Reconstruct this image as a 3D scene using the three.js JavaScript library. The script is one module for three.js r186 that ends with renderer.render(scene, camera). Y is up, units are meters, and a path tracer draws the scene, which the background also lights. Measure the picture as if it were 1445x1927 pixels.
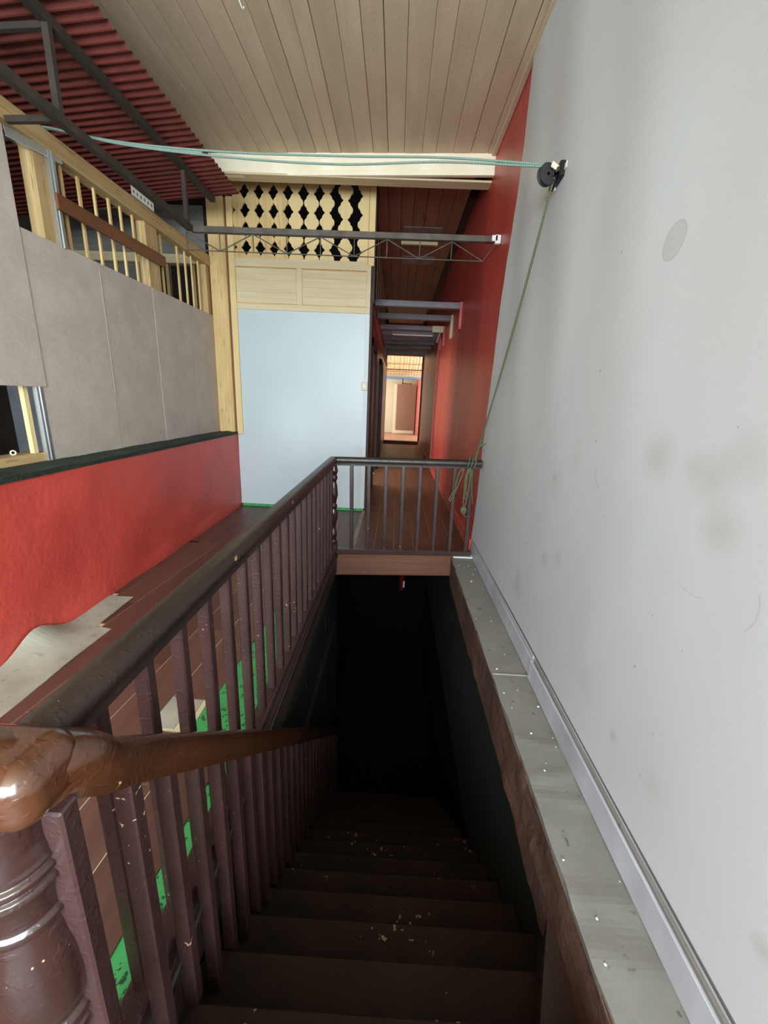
import * as THREE from 'three';
import { mergeGeometries, toCreasedNormals } from 'three/addons/utils/BufferGeometryUtils.js';
import { RoundedBoxGeometry } from 'three/addons/geometries/RoundedBoxGeometry.js';
import { RectAreaLightUniformsLib } from 'three/addons/lights/RectAreaLightUniformsLib.js';

// ---------------------------------------------------------------- camera, sky, lights, exposure
RectAreaLightUniformsLib.init();
const scene = new THREE.Scene();
const camera = new THREE.PerspectiveCamera(103.54, 1445 / 1927, 0.05, 100);
camera.position.set(0, 1.5, 0);
camera.rotation.set(-0.271848, 0.018123, 0.044739, 'YXZ');
const renderer = new THREE.WebGLRenderer({ antialias: true });
renderer.toneMapping = THREE.LinearToneMapping;
renderer.toneMappingExposure = 1.5;
renderer.shadowMap.enabled = true;
scene.background = new THREE.Color(0.80, 0.90, 1.0);
scene.backgroundIntensity = 1.5;
const V = (x, y, z) => new THREE.Vector3(x, y, z);
function areaLight(color, intensity, w, h, pos, to) {
  const l = new THREE.RectAreaLight(color, intensity, w, h);
  l.position.set(...pos); l.lookAt(...to); scene.add(l); return l;
}
// daylight through the wide window behind the viewer, and through the side windows of the far room
areaLight('#dff1f6', 17, 2.7, 2.3, [-0.75, 2.25, 3.48], [-0.75, 2.2, 0]);
areaLight('#dff1f6', 14, 1.7, 2.2, [0.83, 2.15, 2.5], [-1.5, 2.1, 1.7]);  // added fill through an invented side window, brightens the gypsum boards
areaLight('#fbfaf4', 8, 2.2, 1.7, [2.93, 1.75, -16.8], [0, 1.2, -17.2]);
areaLight('#fbfaf4', 5, 2.2, 1.7, [-2.93, 1.75, -16.8], [0, 1.2, -17.2]);
// added side-room fill, then window of the small room that opens onto the passage
areaLight('#dff1f6', 30, 1.2, 1.2, [-4.0, 1.7, 3.46], [-3.6, 1.9, -4]);  // unseen source put in to brighten the pillar and back slats
areaLight('#f6f3ec', 9, 1.6, 1.5, [-2.27, 1.65, -8.0], [0, 1.5, -8.0]);

// ---------------------------------------------------------------- helpers
let seed = 7;
const rnd = () => { seed = (seed + 0x6d2b79f5) | 0; let t = Math.imul(seed ^ (seed >>> 15), 1 | seed); t = (t + Math.imul(t ^ (t >>> 7), 61 | t)) ^ t; return ((t ^ (t >>> 14)) >>> 0) / 4294967296; };
const rr = (a, b) => a + (b - a) * rnd();
const hash = (x, y, s) => { let h = Math.imul(x, 374761393) + Math.imul(y, 668265263) + Math.imul(s, 974634777); h = Math.imul(h ^ (h >>> 13), 1274126177); return ((h ^ (h >>> 16)) >>> 0) / 4294967296; };
function vn(x, y, px, py, s) {
  const xi = Math.floor(x), yi = Math.floor(y); let fx = x - xi, fy = y - yi; fx = fx * fx * (3 - 2 * fx); fy = fy * fy * (3 - 2 * fy);
  const m = (a, p) => ((a % p) + p) % p, x0 = m(xi, px), x1 = m(xi + 1, px), y0 = m(yi, py), y1 = m(yi + 1, py);
  const a = hash(x0, y0, s), b = hash(x1, y0, s), c = hash(x0, y1, s), d = hash(x1, y1, s);
  return a + (b - a) * fx + (c - a) * fy + (a - b - c + d) * fx * fy;
}
function fbm(u, v, fu, fv, oct, s) {
  let r = 0, a = 0.5, t = 0;
  for (let o = 0; o < oct; o++) { r += a * vn(u * fu, v * fv, fu, fv, s + o * 17); t += a; a *= 0.55; fu *= 2; fv *= 2; }
  return r / t;
}
const nz2 = (x, y, s) => 0.65 * vn(x + 500, y + 500, 4096, 4096, s) + 0.35 * vn(x * 2.3 + 500, y * 2.3 + 500, 4096, 4096, s + 50);
const ss = (a, b, x) => { x = Math.min(1, Math.max(0, (x - a) / (b - a))); return x * x * (3 - 2 * x); };
const mixc = (a, b, t) => [a[0] + (b[0] - a[0]) * t, a[1] + (b[1] - a[1]) * t, a[2] + (b[2] - a[2]) * t];
function tex(size, metres, fn, srgb = true) {
  const [w, h] = Array.isArray(size) ? size : [size, size], d = new Uint8Array(w * h * 4);
  for (let y = 0; y < h; y++) for (let x = 0; x < w; x++) {
    const c = fn((x + 0.5) / w, (y + 0.5) / h), o = (y * w + x) * 4;
    if (typeof c === 'number') d[o] = d[o + 1] = d[o + 2] = Math.max(0, Math.min(255, c * 255));
    else for (let k = 0; k < 3; k++) d[o + k] = Math.max(0, Math.min(255, c[k]));
    d[o + 3] = 255;
  }
  const t = new THREE.DataTexture(d, w, h);
  t.wrapS = t.wrapT = THREE.RepeatWrapping; t.magFilter = THREE.LinearFilter; t.minFilter = THREE.LinearMipmapLinearFilter; t.generateMipmaps = true;
  const [mu, mv] = Array.isArray(metres) ? metres : [metres, metres];
  t.repeat.set(1 / mu, 1 / mv); if (srgb) t.colorSpace = THREE.SRGBColorSpace; t.needsUpdate = true;
  return t;
}
const std = (o) => new THREE.MeshStandardMaterial(o);
const phy = (o) => new THREE.MeshPhysicalMaterial(o);

// chamfered box, centred
function cbox(w, h, d, b = 0.003) {
  b = Math.min(b, w * 0.45, h * 0.45, d * 0.45);
  const X = w / 2, Y = h / 2, Z = d / 2, P = [];
  const q = (a, c, e, f) => P.push(...a, ...c, ...e, ...a, ...e, ...f), t = (a, c, e) => P.push(...a, ...c, ...e);
  const fx = (s, y, z) => [s * X, y * (Y - b), z * (Z - b)], fy = (x, s, z) => [x * (X - b), s * Y, z * (Z - b)], fz = (x, y, s) => [x * (X - b), y * (Y - b), s * Z];
  for (const s of [1, -1]) {
    const o = (f, a, c, e, g) => (s > 0 ? f(a, c, e, g) : f(g, e, c, a));
    o(q, fx(s, -1, 1), fx(s, -1, -1), fx(s, 1, -1), fx(s, 1, 1));
    o(q, fy(-1, s, 1), fy(1, s, 1), fy(1, s, -1), fy(-1, s, -1));
    o(q, fz(-1, -1, s), fz(1, -1, s), fz(1, 1, s), fz(-1, 1, s));
  }
  for (const a of [1, -1]) for (const c of [1, -1]) {
    const f = a * c > 0, o = (p1, p2, p3, p4) => (f ? q(p1, p2, p3, p4) : q(p4, p3, p2, p1));
    o(fx(a, c, 1), fx(a, c, -1), fy(a, c, -1), fy(a, c, 1));          // x-y edges
    o(fy(1, a, c), fy(-1, a, c), fz(-1, a, c), fz(1, a, c));          // y-z edges
    o(fz(c, 1, a), fz(c, -1, a), fx(c, -1, a), fx(c, 1, a));          // x-z edges
  }
  for (const a of [1, -1]) for (const c of [1, -1]) for (const e of [1, -1]) {
    const A = fx(a, c, e), B = fy(a, c, e), C = fz(a, c, e); a * c * e > 0 ? t(A, B, C) : t(A, C, B);
  }
  const g = new THREE.BufferGeometry(); g.setAttribute('position', new THREE.Float32BufferAttribute(P, 3)); g.computeVertexNormals(); return g;
}
const flat = (g) => { const r = g.index ? g.toNonIndexed() : g; for (const k of Object.keys(r.attributes)) if (!['position', 'normal', 'uv'].includes(k)) r.deleteAttribute(k); return r; };
const mat4 = new THREE.Matrix4(), qt = new THREE.Quaternion();
function at(g, x, y, z, rx = 0, ry = 0, rz = 0) { return g.applyMatrix4(mat4.compose(V(x, y, z), qt.setFromEuler(new THREE.Euler(rx, ry, rz)), V(1, 1, 1))); }
// uv in metres by dominant axis, v along the grain
function uvm(g, grain = 'y', off = true) {
  g = flat(g); const p = g.attributes.position, n = g.attributes.normal, uv = new Float32Array(p.count * 2), gi = 'xyz'.indexOf(grain);
  const ou = off ? rr(0, 5) : 0, ov = off ? rr(0, 5) : 0;
  for (let i = 0; i < p.count; i += 3) {
    let a = [0, 0, 0];
    for (let k = 0; k < 3; k++) { a[0] += Math.abs(n.getX(i + k)); a[1] += Math.abs(n.getY(i + k)); a[2] += Math.abs(n.getZ(i + k)); }
    const ax = a.indexOf(Math.max(...a)); let r = [0, 1, 2].filter((k) => k !== ax); if (r[0] === gi) r.reverse();
    for (let k = 0; k < 3; k++) { const c = [p.getX(i + k), p.getY(i + k), p.getZ(i + k)]; uv[(i + k) * 2] = c[r[0]] + ou; uv[(i + k) * 2 + 1] = c[r[1]] + ov; }
  }
  g.setAttribute('uv', new THREE.BufferAttribute(uv, 2)); return g;
}
function mesh(name, geos, material, parent = scene, grain = 'y', keepUV = false) {
  const list = (Array.isArray(geos) ? geos : [geos]).map((g) => (keepUV ? flat(g) : uvm(g, grain)));
  const m = new THREE.Mesh(list.length > 1 ? mergeGeometries(list) : list[0], material);
  m.name = name; m.castShadow = m.receiveShadow = true; parent.add(m); return m;
}
// box from min/max corners
const bx = (x0, x1, y0, y1, z0, z1, b = 0.003) => at(cbox(Math.abs(x1 - x0), Math.abs(y1 - y0), Math.abs(z1 - z0), b), (x0 + x1) / 2, (y0 + y1) / 2, (z0 + z1) / 2);
// bar between two points: w across, h "up"
function bar(a, b, w, h = w, up = V(0, 1, 0), bev = 0.002) {
  a = V(...a); b = V(...b); const d = b.clone().sub(a), L = d.length(); d.normalize();
  if (Math.abs(d.dot(up)) > 0.98) up = V(0, 0, 1);
  const s = new THREE.Vector3().crossVectors(up, d).normalize(), u = new THREE.Vector3().crossVectors(d, s);
  return cbox(w, h, L, bev).applyMatrix4(new THREE.Matrix4().makeBasis(s, u, d).setPosition(a.add(b).multiplyScalar(0.5)));
}
const tube = (pts, r, seg = 40, rad = 7) => new THREE.TubeGeometry(new THREE.CatmullRomCurve3(pts.map((p) => V(...p))), seg, r, rad);
// sweep a closed 2-D profile [side, up] along points
function sweep(pts, prof, up = V(0, 1, 0), scale = null) {
  pts = pts.map((p) => V(...p)); const rings = [];
  for (let i = 0; i < pts.length; i++) {
    const d = new THREE.Vector3(); if (i) d.add(pts[i].clone().sub(pts[i - 1]).normalize()); if (i < pts.length - 1) d.add(pts[i + 1].clone().sub(pts[i]).normalize()); d.normalize();
    const s = new THREE.Vector3().crossVectors(d, up).normalize(), u = new THREE.Vector3().crossVectors(s, d);
    rings.push(prof.map(([a, b]) => pts[i].clone().addScaledVector(s, a * (scale ? scale[i] : 1)).addScaledVector(u, b * (scale ? scale[i] : 1))));
  }
  const P = [], n = prof.length, tri = (a, b, c) => P.push(a.x, a.y, a.z, b.x, b.y, b.z, c.x, c.y, c.z);
  for (let i = 0; i < rings.length - 1; i++) for (let k = 0; k < n; k++) { const A = rings[i][k], B = rings[i][(k + 1) % n], C = rings[i + 1][(k + 1) % n], D = rings[i + 1][k]; tri(A, B, C); tri(A, C, D); }
  const cap = (r, f) => { const c = new THREE.Vector3(); r.forEach((p) => c.add(p)); c.divideScalar(n); for (let k = 0; k < n; k++) f ? tri(c, r[(k + 1) % n], r[k]) : tri(c, r[k], r[(k + 1) % n]); };
  cap(rings[0], true); cap(rings[rings.length - 1], false);
  const g = new THREE.BufferGeometry(); g.setAttribute('position', new THREE.Float32BufferAttribute(P, 3)); return toCreasedNormals(g, 0.75);
}
const names = new Map();
function numbered(n) { const k = names.get(n) ?? 0; names.set(n, k + 1); return k ? n + '_' + String(k).padStart(3, '0') : n; }
function thing(name, label, category, pos = [0, 0, 0], group) {
  const o = new THREE.Group(); o.name = numbered(name); o.position.set(...pos); scene.add(o);
  o.userData = { label, category }; if (group) o.userData.group = group; return o;
}
function struct(name, label, category) { const o = new THREE.Group(); o.name = name; scene.add(o); o.userData = { kind: 'structure', label, category }; return o; }

// ---------------------------------------------------------------- materials
function woodTex(base, dark, size, metres, s, opt = {}) {
  const { streak = 0.5, blotch = 0.35, speck = 0.06, fu = 14, fv = 2, knots = 0 } = opt;
  return tex(size, metres, (u, v) => {
    const w = u + 0.02 * (fbm(u, v, 3, 3, 2, s + 5) - 0.5), g = fbm(w, v, fu, fv, 4, s), f = fbm(w, v, fu * 5, fv * 2, 3, s + 31), b = fbm(u, v, 3, 3, 4, s + 77);
    let t = streak * (0.6 * g + 0.4 * f - 0.15) * 1.2 + blotch * (b - 0.35); t += speck * (hash((u * 4096) | 0, (v * 4096) | 0, s) - 0.5);
    if (knots) t += knots * ss(0.72, 0.85, fbm(u, v, 20, 10, 2, s + 90));
    return mixc(base, dark, Math.max(0, Math.min(1, t)));
  });
}
const bumpFine = tex(512, 0.5, (u, v) => 0.6 * fbm(u, v, 24, 24, 4, 501) + 0.4 * fbm(u, v, 5, 5, 3, 502), false);
const bumpGrain = tex(512, [0.25, 1], (u, v) => 0.7 * fbm(u, v, 40, 4, 4, 511) + 0.3 * fbm(u, v, 8, 6, 3, 512), false);
const bumpPaint = tex(512, 0.3, (u, v) => 0.5 * fbm(u, v, 12, 12, 4, 521) + 0.5 * ss(0.6, 0.75, fbm(u, v, 30, 30, 2, 522)), false);
const M = {};
M.ceil = [['#d2bb9e', '#9c8870'], ['#c9b397', '#94806a'], ['#d8c2a6', '#a38f76']].map(([a, b], i) => {
  const c = (h) => { const k = new THREE.Color(h); return [k.r, k.g, k.b].map((x) => 255 * (x <= 0.0031308 ? 12.92 * x : 1.055 * x ** (1 / 2.4) - 0.055)); };
  return std({ map: woodTex(c(a), c(b), 512, [0.6, 1.6], 11 + i * 7, { streak: 0.35, blotch: 0.5, speck: 0.22, fu: 10 }), roughness: 0.75, bumpMap: bumpFine, bumpScale: 0.0015 });
});
M.ceilDark = std({ map: woodTex([164, 112, 88], [98, 64, 50], 512, [0.6, 1.8], 41, { streak: 0.55, blotch: 0.5, speck: 0.1 }), roughness: 0.6 });
M.gap = std({ color: '#1c1410', roughness: 1 });
M.cream = [61, 67, 73].map((s) => std({ map: woodTex([228, 198, 140], [150, 104, 52], 512, [0.5, 1.5], s, { streak: 0.42, blotch: 0.32, speck: 0.08, fu: 9, fv: 1, knots: 0.25 }), roughness: 0.6, bumpMap: bumpGrain, bumpScale: 0.001 }));
M.creamClean = std({ map: woodTex([232, 204, 148], [190, 152, 96], 512, [0.5, 1.5], 79, { streak: 0.3, blotch: 0.2, speck: 0.05 }), roughness: 0.55 });
M.frieze = std({ map: woodTex([222, 204, 168], [160, 132, 92], 512, [0.4, 1.6], 83, { streak: 0.4, blotch: 0.3, speck: 0.06 }), roughness: 0.6 });
M.timber = [91, 95].map((s) => std({ map: woodTex([206, 176, 124], [122, 90, 54], 512, [0.4, 1.6], s, { streak: 0.5, blotch: 0.4, speck: 0.1, knots: 0.3 }), roughness: 0.7, bumpMap: bumpGrain, bumpScale: 0.0015 }));
M.beam = std({ map: tex(256, 1, (u, v) => mixc([255, 244, 222], [234, 220, 188], fbm(u, v, 4, 4, 4, 97))), roughness: 0.5 });
M.brown = std({ map: woodTex([128, 78, 46], [72, 40, 22], 512, [0.4, 1.4], 101, { streak: 0.6, blotch: 0.4 }), roughness: 0.55 });
M.fascia = std({ map: woodTex([128, 84, 66], [70, 42, 32], 512, [0.3, 1.6], 103, { streak: 0.5, blotch: 0.4 }), roughness: 0.5, bumpMap: bumpGrain, bumpScale: 0.001 });
M.rough = std({ map: woodTex([112, 76, 58], [52, 32, 24], 512, [0.25, 0.9], 107, { streak: 0.6, blotch: 0.8, speck: 0.15 }), roughness: 0.85, bumpMap: bumpFine, bumpScale: 0.006 });
const chip = (base, dark, chipc, s, th, fq = 26) => tex(1024, 0.8, (u, v) => {
  let c = mixc(base, dark, fbm(u, v, 5, 5, 5, s)); const k = fbm(u, v, fq, fq, 4, s + 9) * 0.7 + fbm(u, v, 3, 3, 2, s + 19) * 0.3;
  return mixc(c, chipc, ss(th, th + 0.012, k));
});
M.rail = phy({ map: chip([54, 40, 32], [34, 25, 20], [188, 158, 112], 113, 0.765, 50), roughness: 0.42, bumpMap: bumpPaint, bumpScale: 0.0012, clearcoat: 0.25, clearcoatRoughness: 0.35 });
M.railShiny = phy({ map: chip([92, 52, 30], [62, 36, 22], [214, 190, 140], 117, 0.775, 40), roughness: 0.3, clearcoat: 1, clearcoatRoughness: 0.12, bumpMap: bumpPaint, bumpScale: 0.0012 });
M.baluster = phy({ map: chip([70, 45, 43], [50, 32, 31], [190, 160, 124], 121, 0.765, 64), roughness: 0.38, clearcoat: 0.3, clearcoatRoughness: 0.3, bumpMap: bumpPaint, bumpScale: 0.0012 });
M.newel = phy({ map: chip([62, 36, 32], [46, 27, 24], [196, 168, 132], 127, 0.80, 60), roughness: 0.3, clearcoat: 0.9, clearcoatRoughness: 0.15, bumpMap: bumpPaint, bumpScale: 0.001 });
M.stair = phy({ map: chip([50, 34, 23], [30, 20, 14], [136, 120, 82], 131, 0.745, 26), roughness: 0.7, specularIntensity: 0.35, bumpMap: bumpPaint, bumpScale: 0.001 });
M.vinyl = [0, 1, 2].map((i) => std({ map: woodTex([[104, 70, 60], [96, 64, 54], [110, 75, 63]][i], [[70, 46, 40], [62, 41, 35], [76, 50, 42]][i], 512, [0.2, 0.9], 141 + i * 5, { streak: 0.7, blotch: 0.3, fu: 8, fv: 2 }), roughness: 0.42 }));
M.vinylHall = [0, 1, 2].map((i) => std({ map: woodTex([[116, 74, 54], [108, 68, 49], [120, 77, 56]][i], [[84, 52, 38], [78, 48, 35], [90, 56, 40]][i], 512, [0.2, 0.9], 161 + i * 5, { streak: 0.6, blotch: 0.4, fu: 8, fv: 2 }), roughness: 0.5 }));
M.green = std({ map: tex(512, 0.6, (u, v) => mixc(mixc([76, 170, 98], [54, 140, 76], fbm(u, v, 5, 5, 4, 171)), [28, 70, 42], ss(0.66, 0.72, fbm(u, v, 40, 40, 3, 173)))), roughness: 0.5 });
M.underlay = std({ map: tex(512, 0.8, (u, v) => mixc([172, 168, 152], [134, 128, 112], fbm(u, v, 6, 6, 5, 177) + 0.4 * ss(0.7, 0.8, fbm(u, v, 24, 24, 3, 178)) - 0.15)), roughness: 0.8 });
M.seam = std({ color: '#cbb995', roughness: 0.8 });
M.ledge = std({ map: tex(1024, 1.2, (u, v) => { const d = ss(0.74, 0.82, fbm(u, v, 30, 30, 4, 181)); return mixc(mixc([142, 139, 132], [114, 110, 104], fbm(u, v, 5, 5, 5, 182)), [60, 54, 46], d * 0.5); }), roughness: 0.5, bumpMap: bumpFine, bumpScale: 0.001 });
M.baseboard = std({ map: tex(512, 1, (u, v) => mixc([196, 200, 210], [150, 152, 158], fbm(u, v, 4, 8, 5, 187) * 0.9)), roughness: 0.45 });
M.baseDark = std({ color: '#55544f', roughness: 0.8 });
M.red = std({ map: tex(1024, 2, (u, v) => mixc([216, 84, 72], [184, 64, 55], fbm(u, v, 6, 6, 5, 191))), roughness: 0.42, bumpMap: tex(1024, 1.4, (u, v) => 0.75 * fbm(u, v, 10, 5, 4, 193) + 0.25 * fbm(u, v, 60, 60, 3, 194), false), bumpScale: 0.008 });
M.redWall = std({ map: tex(1024, 2, (u, v) => mixc([210, 86, 76], [166, 62, 57], fbm(u, v, 10, 2, 5, 197))), roughness: 0.4, bumpMap: tex(512, 1, (u, v) => fbm(u, v, 26, 2, 4, 198), false), bumpScale: 0.0012 });
M.redTrim = std({ color: '#c2574d', roughness: 0.5 });
M.pinkTrim = std({ map: tex(256, 0.5, (u, v) => mixc([216, 112, 100], [160, 72, 64], fbm(u, v, 6, 6, 4, 199))), roughness: 0.55 });
M.cap = std({ map: tex(512, 0.8, (u, v) => mixc([44, 58, 46], [20, 26, 20], fbm(u, v, 6, 6, 5, 201))), roughness: 0.8, bumpMap: bumpFine, bumpScale: 0.008 });
M.board = [0, 1, 2].map((i) => std({ map: tex(512, [1.2, 1.2], (u, v) => { const n = fbm(u, v, 8, 8, 5, 211 + i * 3), f = fbm(u, v, 70, 70, 2, 213 + i); return mixc([202, 188, 176], [172, 159, 148], n * 0.8 + f * 0.4 - 0.1 + i * 0.04); }), roughness: 0.85 }));
M.white = std({ map: tex(512, 2.4, (u, v) => mixc([196, 205, 209], [186, 196, 201], fbm(u, v, 3, 3, 4, 221))), roughness: 0.38 });
M.whitePlain = std({ color: '#d2d6d8', roughness: 0.6 });
M.steel = std({ map: tex(256, 0.5, (u, v) => mixc([108, 98, 88], [66, 57, 50], fbm(u, v, 8, 8, 5, 231))), roughness: 0.65, metalness: 0.15 });
M.steelBrown = std({ map: tex(256, 0.5, (u, v) => mixc([70, 58, 48], [38, 30, 25], fbm(u, v, 8, 8, 5, 235))), roughness: 0.75 });
M.galv = std({ color: '#b9bec2', roughness: 0.32, metalness: 0.85 });
M.roof = std({ map: tex(512, 1.2, (u, v) => mixc([130, 56, 48], [84, 36, 31], fbm(u, v, 4, 8, 5, 241))), roughness: 0.55, side: THREE.DoubleSide });
M.darkRoom = std({ color: '#3a3129', roughness: 0.95 });
M.darkWood = std({ map: woodTex([64, 44, 36], [26, 18, 15], 512, [0.4, 1.4], 251, { streak: 0.6, blotch: 0.6, speck: 0.1 }), roughness: 0.6, bumpMap: bumpGrain, bumpScale: 0.001 });
M.joist = std({ map: woodTex([150, 142, 152], [72, 64, 72], 512, [0.3, 1.2], 257, { streak: 0.7, blotch: 0.7, speck: 0.2 }), roughness: 0.5 });
M.doorPaint = std({ map: woodTex([120, 58, 52], [78, 34, 32], 512, [0.5, 1.6], 261, { streak: 0.3, blotch: 0.5 }), roughness: 0.35 });
M.greyPaint = std({ map: tex(256, 0.8, (u, v) => mixc([150, 136, 134], [96, 84, 82], fbm(u, v, 4, 6, 5, 263))), roughness: 0.5 });
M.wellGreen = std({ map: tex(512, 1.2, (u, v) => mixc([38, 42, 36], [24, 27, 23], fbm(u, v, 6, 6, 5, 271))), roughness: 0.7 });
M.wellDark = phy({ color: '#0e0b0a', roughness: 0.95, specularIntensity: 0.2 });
M.rope = std({ map: tex([64, 256], [0.02, 0.08], (u, v) => mixc([142, 160, 150], [82, 104, 94], 0.5 + 0.5 * Math.sin((u + v * 3) * 6.283 * 2))), roughness: 0.9 });
M.ropeOld = std({ map: tex([64, 256], [0.02, 0.08], (u, v) => mixc([112, 118, 88], [70, 80, 60], 0.5 + 0.5 * Math.sin((u + v * 3) * 6.283 * 2))), roughness: 0.95 });
M.black = std({ color: '#191818', roughness: 0.45, metalness: 0.4 });
M.blackSoft = std({ color: '#262524', roughness: 0.6 });
M.ivory = std({ color: '#d8ccb0', roughness: 0.5 });
M.wardrobe = std({ map: woodTex([150, 116, 98], [118, 86, 72], 512, [0.3, 1.6], 281, { streak: 0.5, blotch: 0.2 }), roughness: 0.5 });
M.farWall = std({ color: '#ded6c0', roughness: 0.8 });
M.blue = std({ color: '#7d9cc8', roughness: 0.6 });
M.fibre = phy({ map: tex(256, 0.8, (u, v) => mixc([255, 236, 204], [240, 208, 164], fbm(u, v, 5, 5, 4, 291))), roughness: 0.9, transmission: 0.55, thickness: 0, side: THREE.DoubleSide });
M.greyCol = std({ map: tex(256, 0.8, (u, v) => mixc([150, 152, 160], [116, 116, 124], fbm(u, v, 4, 4, 4, 295))), roughness: 0.8 });
M.oldWall = std({ map: tex(256, 1, (u, v) => mixc([140, 134, 128], [96, 91, 86], fbm(u, v, 4, 4, 5, 297))), roughness: 0.9 });
M.plasticWhite = std({ color: '#e8e6e0', roughness: 0.5 });
M.redPlain = std({ color: '#5e1210', roughness: 0.4 });

// ================================================================ SETTING
const XR = 0.853, XL = -2.07, XD = -2.3, YC = 3.85, ZB = -5.37, ZEND = -14.5, ZR = 3.5;

// ---- floor: landing, passage and left strip around the stairwell
{
  const f = struct('floor', 'brown vinyl plank floor around the dark stairwell and along the passage', 'floor');
  mesh('subfloor', [bx(-2.3, -0.535, -0.2, -0.006, ZB - 0.1, -0.35, 0), bx(-0.535, XR, -0.2, -0.006, ZB - 0.1, -3.875, 0), bx(-0.40, XR, -0.2, -0.006, ZEND, ZB - 0.1, 0)], M.green, f);
  mesh('rear_floor', [bx(-2.3, -0.69, -0.2, -0.001, -0.35, ZR, 0), bx(-0.69, 0.7, -0.2, -0.001, -0.505, ZR, 0), bx(0.7, XR + 0.1, -0.2, -0.001, -0.3, ZR, 0)], M.vinyl[1], f);
  mesh('seam_underlay', [bx(-2.07, -0.875, -0.006, -0.0045, -3.78, -0.36, 0), bx(-2.07, -0.40, -0.006, -0.0045, -5.33, -3.78, 0), bx(-0.40, XR, -0.006, -0.0045, -6.6, -3.86, 0)], M.seam, f);
  mesh('pale_filler_strip', bx(-0.408, -0.362, -0.0045, 0.001, -5.3, -3.88, 0.001), M.underlay, f);
  // planks of the left strip, laid slightly askew to the wall
  const ang = 0.058, piv = [-1.2, -2.0];
  const rows = []; for (let i = 0; i < 8; i++) rows.push(-2.27 + 0.205 * i);
  const cuts = [0.45, 0.1, 0.62, 0.25, 0.8, 0.38, 0.55, 0.15, 0.7];
  const keep = (x, z0, z1, i) => {
    const out = []; let a = z0, b = z1;                       // a < b (z towards the viewer)
    const cut = (lo, hi) => { const r = []; for (const [p, q] of out) { if (q <= lo || p >= hi) r.push([p, q]); else { if (p < lo) r.push([p, lo]); if (q > hi) r.push([hi, q]); } } out.length = 0; out.push(...r); };
    out.push([a, b]);
    if (i === 0) cut(-2.665, 9); if (i === 1) cut(-2.27, 9);
    if (i === 6) cut(-1.70, -1.49); if (i === 7) cut(-2.75, -1.38);
    return out.filter(([p, q]) => q - p > 0.04);
  };
  rows.forEach((x, i) => {
    for (let z = 0.1 + cuts[i] * 0.92; z > -5.4; z -= 0.92) for (const [p, q] of keep(x, Math.max(z - 0.92, -3.85), Math.min(z, -0.37), i)) {
      const len = q - p - 0.005, w = 0.199, cx = x + 0.1025, cz = (p + q) / 2;
      if (i === 7 && cz < -3.79) continue;
      const g = cbox(w, 0.0045, len, 0.0008); at(g, cx - piv[0], -0.00225, cz - piv[1]); at(g, 0, 0, 0, 0, -ang, 0); at(g, piv[0], 0.0004 * (i % 2), piv[1]);
      mesh('floor_plank', g, M.vinyl[(rnd() * 3) | 0], f, 'z');
    }
  });
  // landing and passage planks
  const edges = [-0.362, -0.162, 0.046, 0.256, 0.468, 0.68, XR];
  for (let z0 = -3.86; z0 > -5.3; z0 -= 0.92) for (let i = 0; i < 8; i++) mesh('floor_plank', bx(-2.07 + i * 0.2085, -1.8645 + i * 0.2085, -0.0045, 0.0002 * (i % 2), Math.max(z0 - 0.916, -5.33), z0, 0.0008), M.vinyl[i % 3], f, 'z');
  for (let i = 0; i < 6; i++) for (let z = -3.86 + [0, 0.5, 0.2, 0.65, 0.35, 0.1][i]; z > ZEND; z -= 0.92) {
    const a = Math.min(z, -3.86), b = Math.max(z - 0.92, ZEND); if (a - b < 0.05) continue;
    const gp = z > -6 ? 0.004 : 0.0012;
    mesh('floor_plank', bx((i || z > -5.6 ? edges[i] : -0.41) + gp / 2, edges[i + 1] - gp / 2, -0.0045, 0.0003 * (i % 2), b + gp / 2, a - gp / 2, 0.0008), (z > -5 ? M.vinyl : M.vinylHall)[(rnd() * 3) | 0], f, 'z');
  }
  mesh('underlay_patch', [bx(-1.07, -0.95, -0.0045, -0.001, -1.70, -1.49, 0.0005), bx(-0.96, -0.90, -0.0045, -0.0005, -1.68, -1.56, 0.0005), bx(-0.9, -0.83, -0.005, -0.001, -2.62, -2.5, 0.0005)], M.underlay, f);
}
// loose pale underlay curling up against the red wall
{
  const g = new THREE.PlaneGeometry(0.30, 2.33, 14, 90).toNonIndexed(); g.rotateX(-Math.PI / 2); const p = g.attributes.position;
  for (let i = 0; i < p.count; i++) {
    const x = p.getX(i) - 1.915, z = p.getZ(i) - 1.50, w = (-1.765 - x) / 0.30;
    const cut = z < -2.27 ? 1 : 0; let X = cut ? Math.min(x, -1.885 + (x + 1.885) * 0.05) : x;
    const y = 0.004 + 0.105 * Math.exp(-(((z + 2.05) / 0.16) ** 2)) * w * w + 0.03 * Math.exp(-(((z + 1.35) / 0.3) ** 2)) * w * w + 0.004 * Math.sin(z * 9);
    p.setXYZ(i, X, y, z);
  }
  g.computeVertexNormals();
  const top = g.clone(); const q = top.attributes.position; for (let i = 0; i < q.count; i++) q.setY(i, q.getY(i) - 0.003);
  const m = mesh('underlay_sheet', [g, top], M.underlay.clone(), scene); m.material.side = THREE.DoubleSide;
  m.userData = { label: 'pale grey floor underlay sheet buckled up against the low red wall', category: 'floor sheet' };
}
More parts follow.
